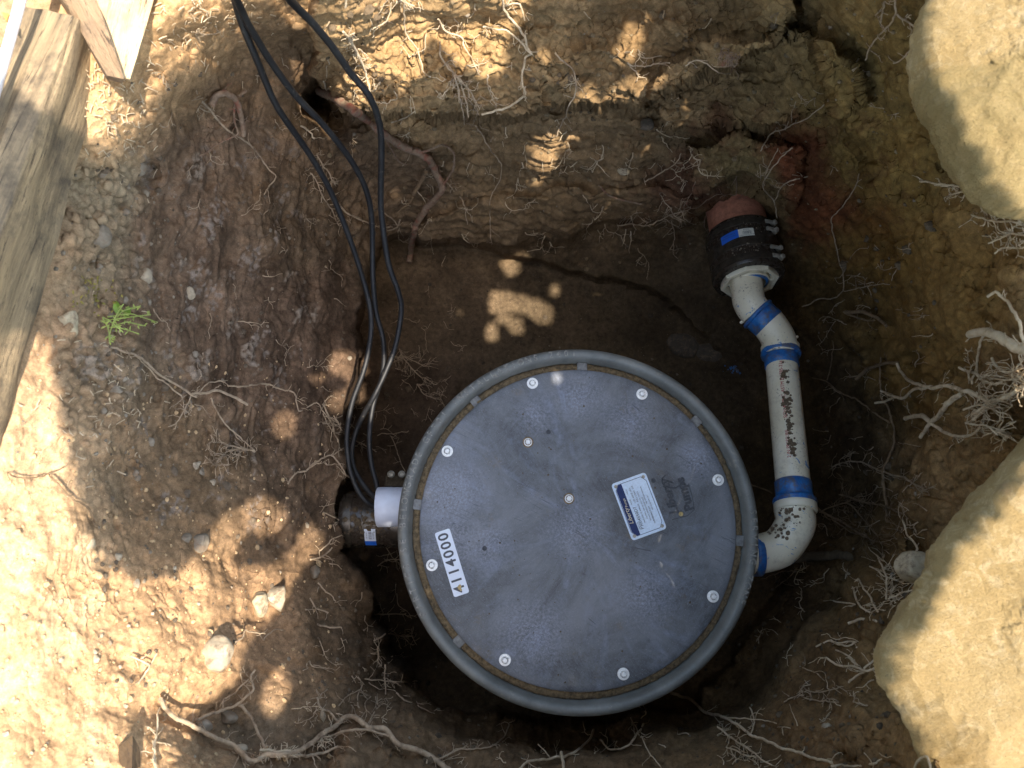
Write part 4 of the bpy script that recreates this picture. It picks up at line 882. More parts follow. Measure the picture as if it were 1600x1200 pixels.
root('long straight root running from the green weed down into the left wall', [([(160,540),(190,548),(214,556),(240,576),(268,598),(288,611),(305,619)], 4.5, 4.5, .014, 4), ([(214,556),(236,580),(262,603),(283,620)], 3, 3, .012, 0), ([(300,615),(316,614),(335,610),(352,614),(388,631)], 5, 6, .018, 2), ([(305,619),(322,600),(340,596),(352,597)], 3, 2, .014, 3), ([(330,622),(340,645),(355,668),(372,682),(398,706)], 3.5, 2.5, .012, 4), ([(298,618),(288,640),(276,660),(262,668)], 3, 2, .012, 10)], RT_PALE)
root('bushy tangle of pale roots in the middle of the left wall', [([(398,706),(372,702),(350,712),(335,728)], 5, 3, .016, 30), ([(380,700),(355,695),(330,690)], 3, 2, .014, 14)], RT_PALE, hl=24)
root('thin root running sideways across the left wall towards the cables', [([(357,602),(385,604),(417,601),(440,608),(462,617),(466,642),(480,636),(494,631),(506,645),(520,663),(546,663)], 3.5, 2.5, .012, 8), ([(506,645),(516,668),(532,680)], 2.5, 1.8, .012, 2)], RT_PALE)
root('rising pale root at the edge of the left wall above the coupling', [([(450,757),(462,742),(480,735),(496,722),(518,712),(528,722),(540,740),(556,752)], 4, 3, .014, 8), ([(518,712),(535,702),(560,698)], 2.5, 2, .02, 4), ([(522,650),(540,680),(560,690),(590,707)], 3, 2, .028, 6)], RT_PALE)
root('pale root star spreading over the left wall beside a sun spot', [([(505,632),(515,652),(522,668),(528,690)], 4, 2.5, .014, 8), ([(512,650),(530,662),(548,664)], 3, 2, .016, 3), ([(520,668),(515,690)], 2.5, 1.5, .014, 2)], RT_PALE)
root('tangle of rootlets in front of the black coupling', [([(620-46,830-46),(560,790),(545,800),(528,812)], 5, 3, .05, 8), ([(505,800),(525,810),(545,825)], 3, 2, .03, 6), ([(500,860),(520,842),(545,832),(560,830)], 3, 2, .03, 6), ([(486,874),(505,868),(520,855)], 4, 3, .022, 4), ([(560,770),(556,800),(560,840)], 2, 1.5, .04, 3)], RT_PALE)
root('big pale root sweeping across the bottom left edge', [([(250,1092),(269,1118),(306,1137),(334,1152),(366,1168),(392,1189),(418,1178),(458,1175),(492,1157),(512,1144),(529,1131),(537,1121),(555,1122),(578,1137),(602,1139),(620,1160),(640,1168),(665,1180),(700,1200),(740,1225)], 8, 11, .020, 30), ([(306,1124),(345,1110),(371,1100),(384,1088),(395,1080),(394,1068),(390,1058),(398,1046)], 6, 4, .02, 5), ([(371,1100),(385,1114),(397,1131),(408,1152),(416,1172)], 6, 5, .02, 3), ([(350,1106),(352,1092),(366,1082),(388,1062)], 3, 2.5, .02, 2), ([(420,1181),(463,1181),(502,1176),(529,1165)], 6, 5, .018, 16), ([(513,1150),(544,1142),(568,1140),(590,1146),(613,1150)], 5, 4, .018, 4), ([(496,1089),(502,1108),(513,1112),(529,1129)], 4.5, 4, .016, 3)], RT_PALE, hl=26, hw=.0008)
root('dense knot of short rootlets where the bottom roots meet', [([(408,1172),(430,1174),(455,1172)], 6, 4, .02, 34), ([(500,1150),(508,1160)], 4, 3, .02, 16)], RT_TAN, hl=16, hw=.0009)
root('forked root standing up at the bottom edge with a blunt tip', [([(790,1225),(819,1196),(850,1187),(882,1181),(902,1172),(916,1160),(922,1150),(927,1141)], 5, 5, .02, 6), ([(860,1186),(850,1170),(840,1162)], 2.5, 2, .02, 2)], RT_TAN)
root('curling root beside the basin rim bottom with small twigs', [([(937,1157),(950,1170),(968,1170),(984,1162),(996,1148),(1006,1133)], 3.5, 4.5, .02, 8), ([(1002,1151),(1010,1168),(1017,1181),(1036,1201)], 2.5, 2, .018, 1), ([(985,1122),(992,1134),(998,1148)], 2.5, 2, .02, 3)], RT_TAN)
root('spiky root twig at the bottom edge left of centre', [([(685,1185),(717,1170),(751,1170),(770,1166),(789,1151),(796,1133)], 4, 2.5, .018, 16)], RT_PALE, hl=20)
root('short upright root stub at the bottom edge below the basin', [([(879,1215),(878,1196),(876,1176)], 6, 6, .03, 0)], RT_TAN)
root('long root leaning from the basin rim to the bottom right, freshly scraped', [([(1047,1082),(1066,1089),(1085,1097),(1100,1110),(1122,1117),(1148,1130),(1171,1147),(1195,1158),(1220,1168),(1247,1176),(1270,1184),(1300,1192)], 6, 5, .024, 8), ([(1122,1119),(1150,1122),(1180,1124),(1215,1130)], 3, 2, .02, 3)], RT_TAN)
root('dense little root bush below the long scraped root', [([(1122,1136),(1140,1152),(1160,1166),(1180,1178),(1205,1196)], 4, 3, .02, 26), ([(1135,1168),(1160,1176),(1180,1182)], 3, 3, .02, 12), ([(1171,1105),(1178,1128),(1172,1146)], 3, 3, .02, 2)], RT_TAN, hl=20)
root('two smooth roots lying at the bottom edge right of centre', [([(1300,1197),(1330,1197),(1360,1196),(1388,1184)], 5, 4, .012, 2), ([(1350,1192),(1372,1184),(1392,1176)], 5, 4, .012, 1)], RT_TAN)
root('small pale root arch at the bottom edge under the right boulder', [([(1428,1205),(1434,1188),(1448,1183),(1456,1204)], 4, 4, .02, 0)], RT_TAN)
root('thick cut root stump jutting from under the right wall', [([(1640,556),(1605,548),(1585,540),(1565,528),(1541,520),(1516,522)], 22, 15, .06, 6)], RT_TAN, knob=.08)
root('slender pale root rising and bending above the cut stump', [([(1600,540),(1597,525),(1590,498),(1580,482),(1566,466),(1556,457),(1547,460),(1541,464)], 6, 5, .06, 2)], RT_TAN)
root('large pale gnarled root mass reaching out from the right wall', [([(1640,596),(1600,604),(1575,618),(1548,632),(1520,648)], 9, 6, .07, 8), ([(1545,628),(1520,614),(1503,610),(1483,604),(1456,604),(1431,600),(1416,590),(1407,580),(1399,568)], 9, 5, .07, 6), ([(1456,605),(1432,610),(1422,614),(1412,622),(1395,618),(1376,611)], 6, 4, .07, 3), ([(1410,622),(1395,620),(1382,628),(1367,631)], 5, 4, .07, 2),
   ([(1500,616),(1485,626),(1472,642),(1462,654),(1452,658),(1440,650),(1428,650),(1416,653)], 10, 8, .065, 5), ([(1454,660),(1446,672),(1438,684)], 7, 6, .06, 0), ([(1454,660),(1475,674),(1501,681),(1516,678),(1530,668)], 6, 4, .06, 4), ([(1541,522),(1532,534),(1528,555),(1524,575),(1518,600)], 5, 4, .06, 5), ([(1498,574),(1512,580),(1526,584),(1540,600)], 5, 6, .065, 8), ([(1550,560),(1560,575),(1580,580),(1605,570)], 5, 6, .065, 8), ([(1521,656),(1540,640),(1570,622)], 6, 5, .06, 3)], RT_TAN, knob=.16, hl=24, hw=.0008)
root('frizzy ball of fine pale rootlets inside the gnarled root mass', [([(1505,640),(1540,632),(1580,615)], 4, 4, .065, 46), ([(1540,590),(1575,592),(1600,585)], 4, 4, .065, 34), ([(1510,660),(1540,665),(1560,680)], 4, 3, .06, 30)], RT_TAN, hl=30, hw=.0008)
root('brown root running down the deep right corner beside the pipe', [([(1376,560),(1374,600),(1381,627),(1390,645),(1393,662),(1397,680),(1396,700),(1388,716),(1381,732),(1382,760),(1386,790),(1387,815)], 3, 6, .02, 10)], RT_BROWN)
root('thin bent root crossing the dark soil right of the white pipe', [([(1270,591),(1291,594),(1305,606),(1320,616),(1335,622),(1352,633),(1370,648),(1392,662)], 2.5, 4, .015, 2), ([(1291,594),(1296,570),(1300,548),(1302,531)], 2.5, 1.8, .015, 0)], RT_BROWN)
root('fine forked root hanging high in the dark right corner', [([(1253,479),(1265,476),(1279,468),(1302,467),(1317,455),(1318,430),(1312,405),(1300,345),(1318,320),(1336,295),(1343,267)], 2.5, 2, .014, 3), ([(1317,455),(1345,450),(1370,446),(1390,445)], 2, 2, .014, 4)], RT_PALE)
root('dark peeled stick with a split end in the right wall', [([(1320,488),(1350,488),(1370,494),(1385,506)], 8, 6, .02, 3), ([(1318,488),(1345,499),(1370,503)], 4, 3, .02, 2)], RT_BROWN)
root('short smooth brown stick below the peeled stick', [([(1339,591),(1350,580),(1367,574),(1384,569),(1402,566)], 7, 6, .02, 3)], RT_BROWN)
root('bushy fine root lying across the lower right wall', [([(1300,730),(1320,722),(1345,722),(1362,730),(1385,738),(1410,744),(1430,755),(1450,766)], 3, 4, .02, 34)], RT_PALE, hl=22)
root('brush of straight brown rootlets below the bushy fine root', [([(1280,800),(1300,790),(1330,778),(1312,772),(1360,790)], 2.5, 2, .02, 10), ([(1315,775),(1350,785),(1385,792),(1412,803)], 3, 3, .022, 12), ([(1320,780),(1350,810),(1375,840)], 2.5, 2, .02, 16), ([(1300,812),(1330,830),(1365,845),(1390,852)], 2.5, 2, .02, 14)], RT_BROWN, hl=34)
root('long brown root passing behind the lower pipe elbow', [([(1160,745),(1180,760),(1205,770)], 3, 3, .03, 0), ([(1265,780),(1282,798),(1310,812),(1335,828),(1352,836)], 5, 4, .022, 6)], RT_BROWN)
root('thick dirt covered stick lying under the lower pipe elbow', [([(1216,874),(1245,873),(1275,868),(1300,868),(1330,872)], 17, 18, .012, 4)], m_root('dirty_stick', (.09, .065, .035), (.14, .10, .055), (.06, .042, .024)))
root('thin roots in the dark below the lower pipe elbow', [([(1190,905),(1215,895),(1240,892),(1265,884)], 2, 1.5, .02, 5), ([(1213,918),(1230,905),(1245,888)], 2, 1.5, .02, 3)], RT_BROWN)
root('pale twig standing above the round tan cobble', [([(1432,861),(1428,848),(1418,840),(1414,826),(1410,813)], 4, 3, .02, 3)], RT_TAN)
root('bushy pale root left of the round tan cobble', [([(1385,935),(1384,905),(1374,880),(1368,868)], 4, 3, .02, 30), ([(1360,885),(1380,900),(1400,905)], 3, 2, .02, 16)], RT_TAN, hl=20)
root('pinkish root tuft wedged between cobble and soil', [([(1434,920),(1415,922),(1400,930),(1388,938)], 4, 3, .02, 18)], RT_TAN, hl=14)
root('branching pale twig pair on the lower right slope', [([(1366,960),(1350,952),(1338,938),(1332,915),(1325,895),(1320,904)], 4, 3.5, .022, 8), ([(1372,955),(1362,935),(1350,920),(1342,905),(1336,910)], 4, 3, .022, 12), ([(1335,943),(1318,942),(1302,941)], 3, 3, .02, 3), ([(1368,970),(1345,966),(1332,973-1),(1325,973)], 5, 5, .02, 1)], RT_TAN)
root('thin wavy root pair on the lower right slope', [([(1336,1004),(1320,1010),(1300,1003),(1290,1005),(1277,1012)], 3.5, 3.5, .02, 2), ([(1338,1003),(1325,1002),(1310,1003),(1296,1001)], 3, 3, .02, 0)], RT_TAN)
root('pale branching root against the left tip of the bottom boulder', [([(1380,1035),(1360,1048),(1340,1042),(1318,1040),(1300,1035),(1291,1027)], 5, 4, .024, 8), ([(1340,1042),(1325,1025),(1305,1015)], 3.5, 3, .022, 3), ([(1350,1045),(1366,1030),(1372,1012)], 4, 3, .022, 6), ([(1352,1048),(1338,1056),(1326,1066)], 4, 4, .02, 0)], RT_TAN)
root('straggly root on the bare slope above the bottom right corner', [([(1312,1098),(1290,1094),(1265,1091),(1245,1088),(1226,1096)], 3, 2.5, .016, 14), ([(1255,1070),(1265,1080),(1290,1078),(1318,1072)], 2.5, 2, .016, 8), ([(1254,1045),(1270,1050),(1282,1058)], 2.5, 2, .016, 2)], RT_PALE)
root('bleached root bundle in the sunlit soil beside the rightmost cable', [([(536,50),(548,62),(556,76),(566,100),(574,122),(578,145)], 5, 4, .020, 26), ([(545,62),(562,90),(572,112)], 4, 3, .02, 14), ([(540,-10),(540,14)], 5, 4, .02, 0)], RT_TAN, hl=14)
root('sunlit root hanging from the top edge with a crooked end', [([(628,-20),(631,20),(633,50),(645,68),(655,90),(662,114),(674,119)], 4, 2.5, .018, 5), ([(612,3),(608,25),(596,40),(583,46)], 2.5, 2, .016, 5)], RT_TAN)
root('tuft of pale rootlets at the top edge above the crooked root', [([(618,-5),(632,4),(646,10)], 3, 3, .018, 24)], RT_TAN, hl=15)
root('thin root slanting down across the sunlit part of the far wall', [([(684,30),(700,50),(722,58),(728,75),(740,96),(750,118)], 4, 2, .016, 8)], RT_TAN)
root('hanging beard of parallel pale roots in the far wall', [([(687,64),(689,87),(707,110),(720,128),(728,150),(732,182)], 4, 3, .018, 8), ([(707,110),(716,140),(722,170),(726,195)], 3, 2, .018, 5), ([(710,115),(730,135),(742,155),(750,170)], 3, 2, .018, 6), ([(700,100),(714,130),(718,160)], 2.5, 2, .018, 4), ([(715,120),(735,145),(748,180)], 2, 1.5, .018, 3), ([(760,130),(770,150),(778,165)], 2, 1.5, .015, 2)], RT_PALE, hl=22)
root('long pale root looping down the far wall then turning left', [([(785,-20),(786,3),(791,18),(804,36),(818,54),(824,70),(831,84),(822,90),(819,104),(815,120),(817,135),(821,147),(812,157),(795,166),(770,175),(752,178)], 5, 4.5, .020, 6), ([(755,43),(770,45),(791,45),(804,57),(815,69),(831,83)], 4, 3.5, .022, 12), ([(789,9),(800,6),(812,8),(817,20),(819,32)], 4, 3, .022, 7)], RT_TAN)
root('branched root with a curled tip under the middle of the far lip', [([(867,83),(880,96),(892,106),(898,118),(898,143),(890,160),(884,178),(874,196),(869,213)], 3.5, 3, .02, 10)], RT_PALE)
root('nearly level root on the far wall below the sun streaks', [([(980,98),(995,104),(1013,103),(1030,98),(1047,97)], 3, 2.5, .015, 3), ([(983,100),(990,110),(1001,117)], 3, 2, .015, 0), ([(996,84),(1010,91),(1034,88)], 2.5, 2, .015, 1)], RT_PALE)
root('root arching to the frizzy tuft in the far wall', [([(1070,103),(1082,96),(1093,95),(1108,103),(1122,112),(1140,118)], 2.5, 2.5, .016, 3)], RT_PALE)
root('frizzy round tuft of pinkish rootlets in the far wall', [([(1128,80),(1140,92),(1148,105)], 2, 2, .016, 40), ([(1150,85),(1140,100)], 2, 2, .016, 16)], RT_RED, hl=16)
root('slender straight root slanting down right of the clay pipe soil', [([(1300,153),(1275,172),(1256,187),(1233,198),(1208,208),(1195,222),(1187,237)], 2.5, 2.5, .02, 3)], RT_PALE)
root('forked root drooping onto the red clay pipe', [([(1240,230),(1222,245),(1206,262),(1196,280),(1192,292),(1204,306),(1212,322),(1214,340)], 2.8, 2, .03, 4), ([(1262,276),(1240,280),(1222,292),(1210,312)], 2.5, 2, .03, 4), ([(1216,232),(1206,252),(1196,272)], 2, 2, .03, 2)], RT_PALE)
root('thin roots crossing the soil left of the clay pipe top', [([(1150,275),(1150,305),(1135,305),(1120,315),(1105,335),(1098,355)], 2, 1.5, .02, 5), ([(1085,283),(1080,300),(1072,320),(1090,325),(1105,312),(1125,303),(1148,310),(1163,328)], 2, 1.5, .02, 4)], RT_RED)
root('smooth brownish root lying diagonally in the middle of the far wall', [([(935,290),(950,303),(973,313),(988,317),(1003,320)], 3.5, 4, .014, 0)], RT_RED)
root('kinked root above a net of rootlets in the far wall', [([(1007,285),(1025,273),(1047,260),(1058,252),(1063,240)], 3, 2.5, .016, 3)], RT_PALE)
root('net of fine rootlets left of the rubber coupling', [([(965,353),(985,350),(1010,352),(1030,345),(1050,335),(1070,330)], 3, 2, .018, 24), ([(1030,302),(1040,320),(1055,338),(1068,345)], 2, 2, .018, 12), ([(1050,345),(1055,370),(1048,392)], 2, 1.5, .018, 8)], RT_PALE, hl=24)
root('wavy thin root down the middle of the far wall', [([(740,195),(755,215),(770,240),(783,260),(780,282),(770,300),(767,320),(765,345),(766,372)], 2.8, 2, .015, 7)], RT_PALE)
root('thin root trailing right of the reddish root bend', [([(697,283),(712,302),(727,320),(728,335),(731,352)], 2.5, 2, .014, 4)], RT_PALE)
root('pale forked root crossing behind the middle cable', [([(520,300),(537,327),(552,338),(568,345),(590,354),(613,354)], 4, 3, .02, 6), ([(598,330),(612,342),(622,352)], 3, 2.5, .02, 0), ([(626,342),(622,354),(606,362)], 3.5, 2.5, .02, 1)], RT_PALE)
root('bushy pale roots half hidden behind the leftmost cable', [([(495,240),(505,258),(515,272),(520,285)], 3, 3, .012, 24), ([(485,270),(495,285),(505,310),(520,330),(530,352)], 3, 2, .012, 22)], RT_PALE, hl=15)
root('short thick pale rootlets in the cavity by the red root', [([(471,197),(480,203),(492,215)], 4, 3, .02, 3), ([(506,128),(511,142),(513,155)], 4, 5, .03, 2), ([(612,190),(630,186),(650,172)], 3.5, 2.5, .02, 3)], RT_TAN)
root('branching root spray beside the boulder in the top right', [([(1398,-20),(1400,10),(1402,23),(1390,40),(1377,53),(1366,66),(1359,78),(1353,95)], 4, 2.5, .02, 4), ([(1402,23),(1415,32),(1427,40),(1433,55)], 3.5, 3, .02, 8), ([(1457,3),(1448,25),(1440,53),(1425,75),(1412,92),(1398,102)], 4, 2.5, .02, 8), ([(1382,2),(1378,18),(1376,34)], 3.5, 3, .02, 8)], RT_PALE, hl=14)
root('pale root twig reaching left from under the upper boulder', [([(1528,294),(1500,292),(1483,290),(1460,286),(1436,284)], 4, 3, .04, 10), ([(1525,300),(1505,300),(1484,304)], 3.5, 3, .04, 10)], RT_TAN, hl=16)
root('dense spread of tan rootlets below the upper boulder', [([(1610,352),(1585,345),(1560,345),(1535,340),(1518,335)], 4, 3, .04, 24), ([(1605,370),(1580,365),(1560,375),(1545,380)], 4, 3, .04, 24), ([(1600,385),(1570,388),(1555,396)], 3, 3, .04, 8)], RT_TAN, hl=22)
root('fine root fan left of the basin rim', [([(625,545),(640,572),(655,585),(680,600)], 2.5, 2, .02, 22), ([(650,600),(665,618),(690,625)], 2.5, 2, .02, 16), ([(612,555),(640,560),(665,572)], 2, 2, .02, 12)], RT_PALE, hl=22)
root('thin root hanging above the coupling left of the basin', [([(610,680),(620,700),(625,720),(633,735)], 2, 1.5, .02, 2), ([(590,680),(612,678),(640,672)], 2, 1.5, .03, 1)], RT_PALE)
root('twiggy root cluster in the gap below left of the basin', [([(590,885),(605,875),(630,875)], 2.5, 2, .02, 6), ([(585,960),(605,960),(635,958)], 3, 2, .03, 8), ([(585,1000),(605,990),(625,992),(646,992)], 3.5, 2, .03, 14), ([(590,1010),(592,1030)], 3, 2, .02, 8)], RT_PALE, hl=20)
root('pale root cross sticking out over the gap at the lower left', [([(570,1060),(585,1062),(601,1064),(630,1066),(652,1063)], 3, 2, .03, 8), ([(601,1038),(601,1060),(602,1085)], 3.5, 2.5, .03, 6), ([(620,1082),(640,1098),(658,1105),(680,1115)], 3, 2, .03, 5)], RT_PALE)
root('short curved roots on the lower left wall near its edge', [([(497,912),(508,925),(516,930),(524,940)], 3, 2, .014, 3), ([(484,935),(495,950),(508,955),(514,958)], 3, 3, .014, 3), ([(497,975),(515,978),(533,981)], 4, 3, .014, 1), ([(385,985),(398,988),(414,990)], 3, 2, .012, 1), ([(383,985),(376,998),(368,1004)], 3.5, 2.5, .012, 0), ([(412,1000),(425,985),(442,984)], 2.5, 2, .012, 0)], RT_PALE)
root('upright rooty twig on the bottom left wall', [([(562,1105),(560,1090),(568,1068)], 3, 2.5, .02, 4), ([(530,1102),(545,1085),(562,1078)], 2.5, 2, .018, 4), ([(576,1130),(582,1120),(592,1100)], 3, 3, .02, 10)], RT_PALE)
root('short pale twig lying in the sunlit soil of the lower left', [([(205,1025),(222,1032),(234,1040),(225,1055),(218,1068)], 4, 3, .010, 4), ([(234,1040),(246,1022)], 3, 2.5, .010, 0)], RT_TAN)
root('upright pale root at the edge of the sunlit soil by the wood chunk', [([(243,1205),(242,1180),(246,1150),(247,1115)], 6, 3, .014, 8)], RT_TAN)
root('thin dark root trailing over the sunlit left bank', [([(14,738),(30,746),(52,746),(72,742),(100,730)], 3.5, 2.5, .012, 3), ([(78,744),(95,762),(115,780),(133,790),(152,812)], 4, 4, .012, 1)], RT_BROWN)
root('tangled rootlets in the notch left of the forked sun patch', [([(310,165),(318,172),(328,175)], 3, 2, .012, 8), ([(300,50),(325,55),(345,50)], 3, 2, .01, 6), ([(255,120),(258,130),(265,132)], 3, 2, .01, 3)], RT_PALE, hl=10)
# many single fine rootlets
def sprinkle(n, fn, w_, ln, label, group, mat, lift=.012, bp=.28):
    for k in range(n):
        while 1:
            x, y, a = fn()
            if np.hypot(x - 903, y - 831) > 292 and -20 < x < 1620 and -20 < y < 1220 and not (1090 < x < 1290 and 310 < y < 900): break
        FORK[0] = 0; m = MB(); l = ln * random.choice([.4, .6, .8, 1, 1.5]); grow(m, x, y, a, l, w_ * random.uniform(.7, 1.3), lift * random.uniform(.4, 1.5), bp=bp, step=4)
        lab = ('short ' if l < ln * .7 else 'long ' if l > ln * 1.2 else 'medium ') + ('unbranched ' if FORK[0] == 0 else 'forked ' if FORK[0] < 3 else 'many branched ') + label.replace('thin ', '')
        tag(m.build('rootlet', mat, None, 70), lab, 'rootlet', group)
U_ = random.uniform
sprinkle(36, lambda: (U_(510, 1120), U_(0, 150), U_(.6, 2.4)), .0011, 36, 'thin pale rootlet hanging on the upper far wall', 'rootlets on the upper far wall', RT_TAN)
sprinkle(56, lambda: (U_(620, 1100), U_(190, 400), U_(.9, 2.2)), .0011, 38, 'thin rootlet drooping down the shaded lower far wall', 'rootlets on the lower far wall', RT_TAN)
sprinkle(36, lambda: (U_(230, 560), U_(60, 640), U_(0, 3.1)), .0009, 30, 'thin pale rootlet stuck to the dark upper left wall', 'rootlets on the upper left wall', RT_PALE)
sprinkle(44, lambda: (U_(470, 620), U_(560, 1120), U_(-.6, 1.6)), .0009, 34, 'thin pale rootlet along the edge of the left wall', 'rootlets along the left wall edge', RT_PALE)
sprinkle(22, lambda: (U_(430, 1180), U_(1105, 1200), U_(-2.6, -.4)), .0009, 28, 'thin rootlet poking from the soil at the bottom edge', 'rootlets at the bottom edge', RT_TAN)
sprinkle(50, lambda: (U_(1290, 1460), U_(380, 860), U_(2.0, 4.2)), .0009, 36, 'thin rootlet in the deep right wall', 'rootlets in the deep right wall', RT_PALE)
sprinkle(26, lambda: (U_(1210, 1420), U_(880, 1180), U_(2.0, 4.4)), .0009, 30, 'thin tan rootlet on the lower right slope', 'rootlets on the lower right slope', RT_TAN)
sprinkle(14, lambda: (U_(1180, 1420), U_(20, 380), U_(1.0, 3.2)), .0008, 24, 'thin rootlet on the upper right wall', 'rootlets on the upper right wall', RT_PALE)
sprinkle(14, lambda: (U_(600, 720), U_(440, 640), U_(.2, 2.2)), .0008, 30, 'thin rootlet on the pit floor left above the basin', 'rootlets on the floor above the basin', RT_PALE)
# straw litter on the sunlit rim
m = MB()
for k in range(420):
    cx, cy, sx, sy = random.choice([(185,180,28,40),(185,180,28,40),(270,60,60,40),(330,20,50,25),(130,100,30,40),(120,640,50,60),(170,620,40,60)]); x = random.gauss(cx, sx); y = random.gauss(cy, sy)
    if x < 5 or y < -30: continue
    a = U_(0, 3.14); l = U_(4, 13); p = T(x, y, .004); q = T(x + l * math.cos(a), y + l * math.sin(a), U_(.003, .010)); m.tube([p, (p + q) / 2 + np.array([0, 0, .001]), q], U_(.0004, .0009), 4)
tag(m.build('straw_litter', RT_TAN, None, 0), kind='stuff')
# weed
wp = T(170, 505); wd = thing('weed', wp, 'small green weed sprouting from the crust beside the timber', 'weed')
m = MB()
def leafm(mb, p, d, l, w_, up=np.array([0, 0, 1.])):
    d = d / np.linalg.norm(d); s = np.cross(d, up); s /= np.linalg.norm(s); vs = []
    for t, ww, hh in ((0, .1, 0), (.25, .8, .08), (.5, 1, .12), (.75, .7, .08), (1, .05, 0)):
        c = p + d * l * t + up * l * hh; vs += [c - s * w_ * ww, c - up * w_ * .25, c + s * w_ * ww]
    mb.add(vs, [(3 * i + j, 3 * i + j + 1, 3 * i + j + 4, 3 * i + j + 3) for i in range(4) for j in range(2)])
for (x0, y0, x1, y1, lf_) in ((160,492,240,503,.03),(158,500,225,492,.03),(168,528,186,470,.03),(155,495,190,520,.025),(160,515,212,525,.02),(165,545,158,500,.02),(170,500,205,480,.03),(175,515,218,512,.025),(162,540,176,525,.02),(178,490,212,478,.03)):
    pts = [T(x0, y0, .006), T((x0 + x1) / 2, (y0 + y1) / 2 - 4, lf_), T(x1, y1, lf_ * .8)]; m.tube(smoothpath(pts, .004), .0008, 5)
    for k in range(6):
        t = U_(.3, 1); p = pts[0] * (1 - t) ** 2 + pts[1] * 2 * t * (1 - t) + pts[2] * t * t; a = U_(0, 6.28); leafm(m, p, np.array([math.cos(a), math.sin(a), .2]), U_(.005, .009), .0011)
m.build('stems', m_plain('stem_green', (.34, .40, .10), .6, 60, .3), wd, 0)
for (x, y, a, l) in ((183,492,1.85,.020),(190,493,1.2,.016),(186,488,2.6,.012)):
    m = MB(); leafm(m, T(x, y, .026), np.array([math.cos(a), math.sin(a), .15]), l, .0052); m.build('leaf', GREEN, wd, 0)
m = MB()
for k in range(60): 
    x, y = random.gauss(150, 14), random.gauss(462, 16); a = U_(0, 6.28); leafm(m, T(x, y, .003), np.array([math.cos(a), math.sin(a), .5]), U_(.003, .007), .0012)
tag(m.build('moss', m_plain('moss', (.28, .24, .05), .9, 100, .4), None, 0), kind='stuff')
# scraps of blue plastic on the floor
m = MB(); clods(m, lambda: (T(random.gauss(1146, 7), random.gauss(578, 4), .001), .0020), 22); o = m.build('plastic_scrap', PRIMER); tag(o, 'tiny blue primer crumbs on the floor left of the straight white pipe', 'scrap')
# ------------------------------------------------------------------ unseen tree, its leaves placed to cast the shade and sun spots
LIT = [[(-900,-900),(1000,-900),(1000,-200),(760,-60),(752,0),(738,18),(722,10),(708,0),(700,28),(686,36),(662,60),(658,92),(662,130),(648,152),(610,168),(560,168),(500,150),(505,100),(506,30),(492,-10),(400,-10),(362,18),(330,28),(300,60),(262,100),(238,150),(225,185),(198,222),(168,226),(146,216),(120,198),(72,178),(60,170),(42,142),(14,130),(-60,124),(-900,100)],
 [(-900,560),(-60,560),(0,530),(10,500),(32,491),(50,500),(62,520),(74,560),(86,620),(100,690),(114,740),(122,800),(138,850),(165,888),(200,906),(240,910),(280,898),(312,868),(340,815),(362,790),(384,800),(372,850),(356,880),(400,890),(430,880),(470,868),(474,890),(456,920),(440,950),(400,980),(384,1010),(380,1050),(340,1090),(300,1120),(280,1160),(262,1250),(240,1700),(-900,1700)],
 [(1425,-900),(2400,-900),(2400,1800),(1430,1800),(1440,1230),(1400,1140),(1376,1080),(1386,1020),(1434,935),(1494,835),(1572,735),(1640,662),(1640,362),(1560,335),(1505,290),(1440,180),(1420,110)],
 [(692,40),(720,30),(752,44),(775,60),(790,90),(780,115),(750,122),(725,110),(705,90),(690,66)], [(748,-30),(830,-30),(826,30),(800,56),(770,50),(752,22)],
 [(764,462),(785,452),(806,462),(838,470),(868,482),(862,502),(842,500),(815,486),(790,490),(768,486)]]
LIT += [[(1470,500),(1520,440),(1560,400),(1600,372),(1640,372),(1640,640),(1590,680),(1520,690),(1450,680),(1430,620)]]
ELL = [(1425,885,34,32,0),(531,569,19,20,0),(558,572,12,20,10),(553,612,14,20,20),(524,630,14,18,0),(445,662,18,22,0),(410,806,33,30,0),(495,592,13,16,0),(107,506,17,28,-8),(485,850,16,34,20),(432,1080,18,42,15),(416,1110,12,24,0),
 (850,92,11,34,25),(996,45,16,52,24),(975,88,15,28,20),(1068,82,9,26,18),(1024,128,9,16,12),(854,232,16,34,0),(890,214,8,13,0),(915,196,10,7,0),(768,520,10,12,0),(807,508,11,11,0),(787,497,9,6,0),(798,416,10,12,-20),(868,452,8,10,0),
 (872,590,14,7,0),(893,594,11,9,0),(388,740,9,12,0),(930,40,10,30,24),(800,110,12,14,0),(1080,40,12,14,0),(390,700,8,10,0)]
def lit(px, py):
    r = np.zeros(px.shape, bool)
    for p in LIT: r |= in_poly(px, py, p)
    for cx, cy, rx, ry, ro in ELL:
        a = math.radians(ro); dx = px - cx; dy = py - cy; u = dx * math.cos(a) + dy * math.sin(a); v = -dx * math.sin(a) + dy * math.cos(a); r |= (u / rx) ** 2 + (v / ry) ** 2 < 1
    return r
HC = 1.55; CS = .009; GN = 520; gx0, gy0 = -2.2, -2.2
def tocell(p): t = (HC - p[..., 2]) / SUN[2]; q = p[..., :2] + SUN[:2] * t[..., None]; return ((q - np.array([gx0, gy0])) / CS)
ii = np.arange(0, len(GY), 2); jj = np.arange(0, len(GX), 2)
PX, PY = np.meshgrid(GX[jj], GY[ii]); SV = GV[np.ix_(ii, jj)].copy()
dl = np.hypot(PX - 903, PY - 831) < 283; cov = P(PX, PY, 0.0); SV[dl] = cov[dl]
from mathutils.bvhtree import BVHTree
dgr = bpy.context.evaluated_depsgraph_get()
RKM = np.zeros(PX.shape, bool)
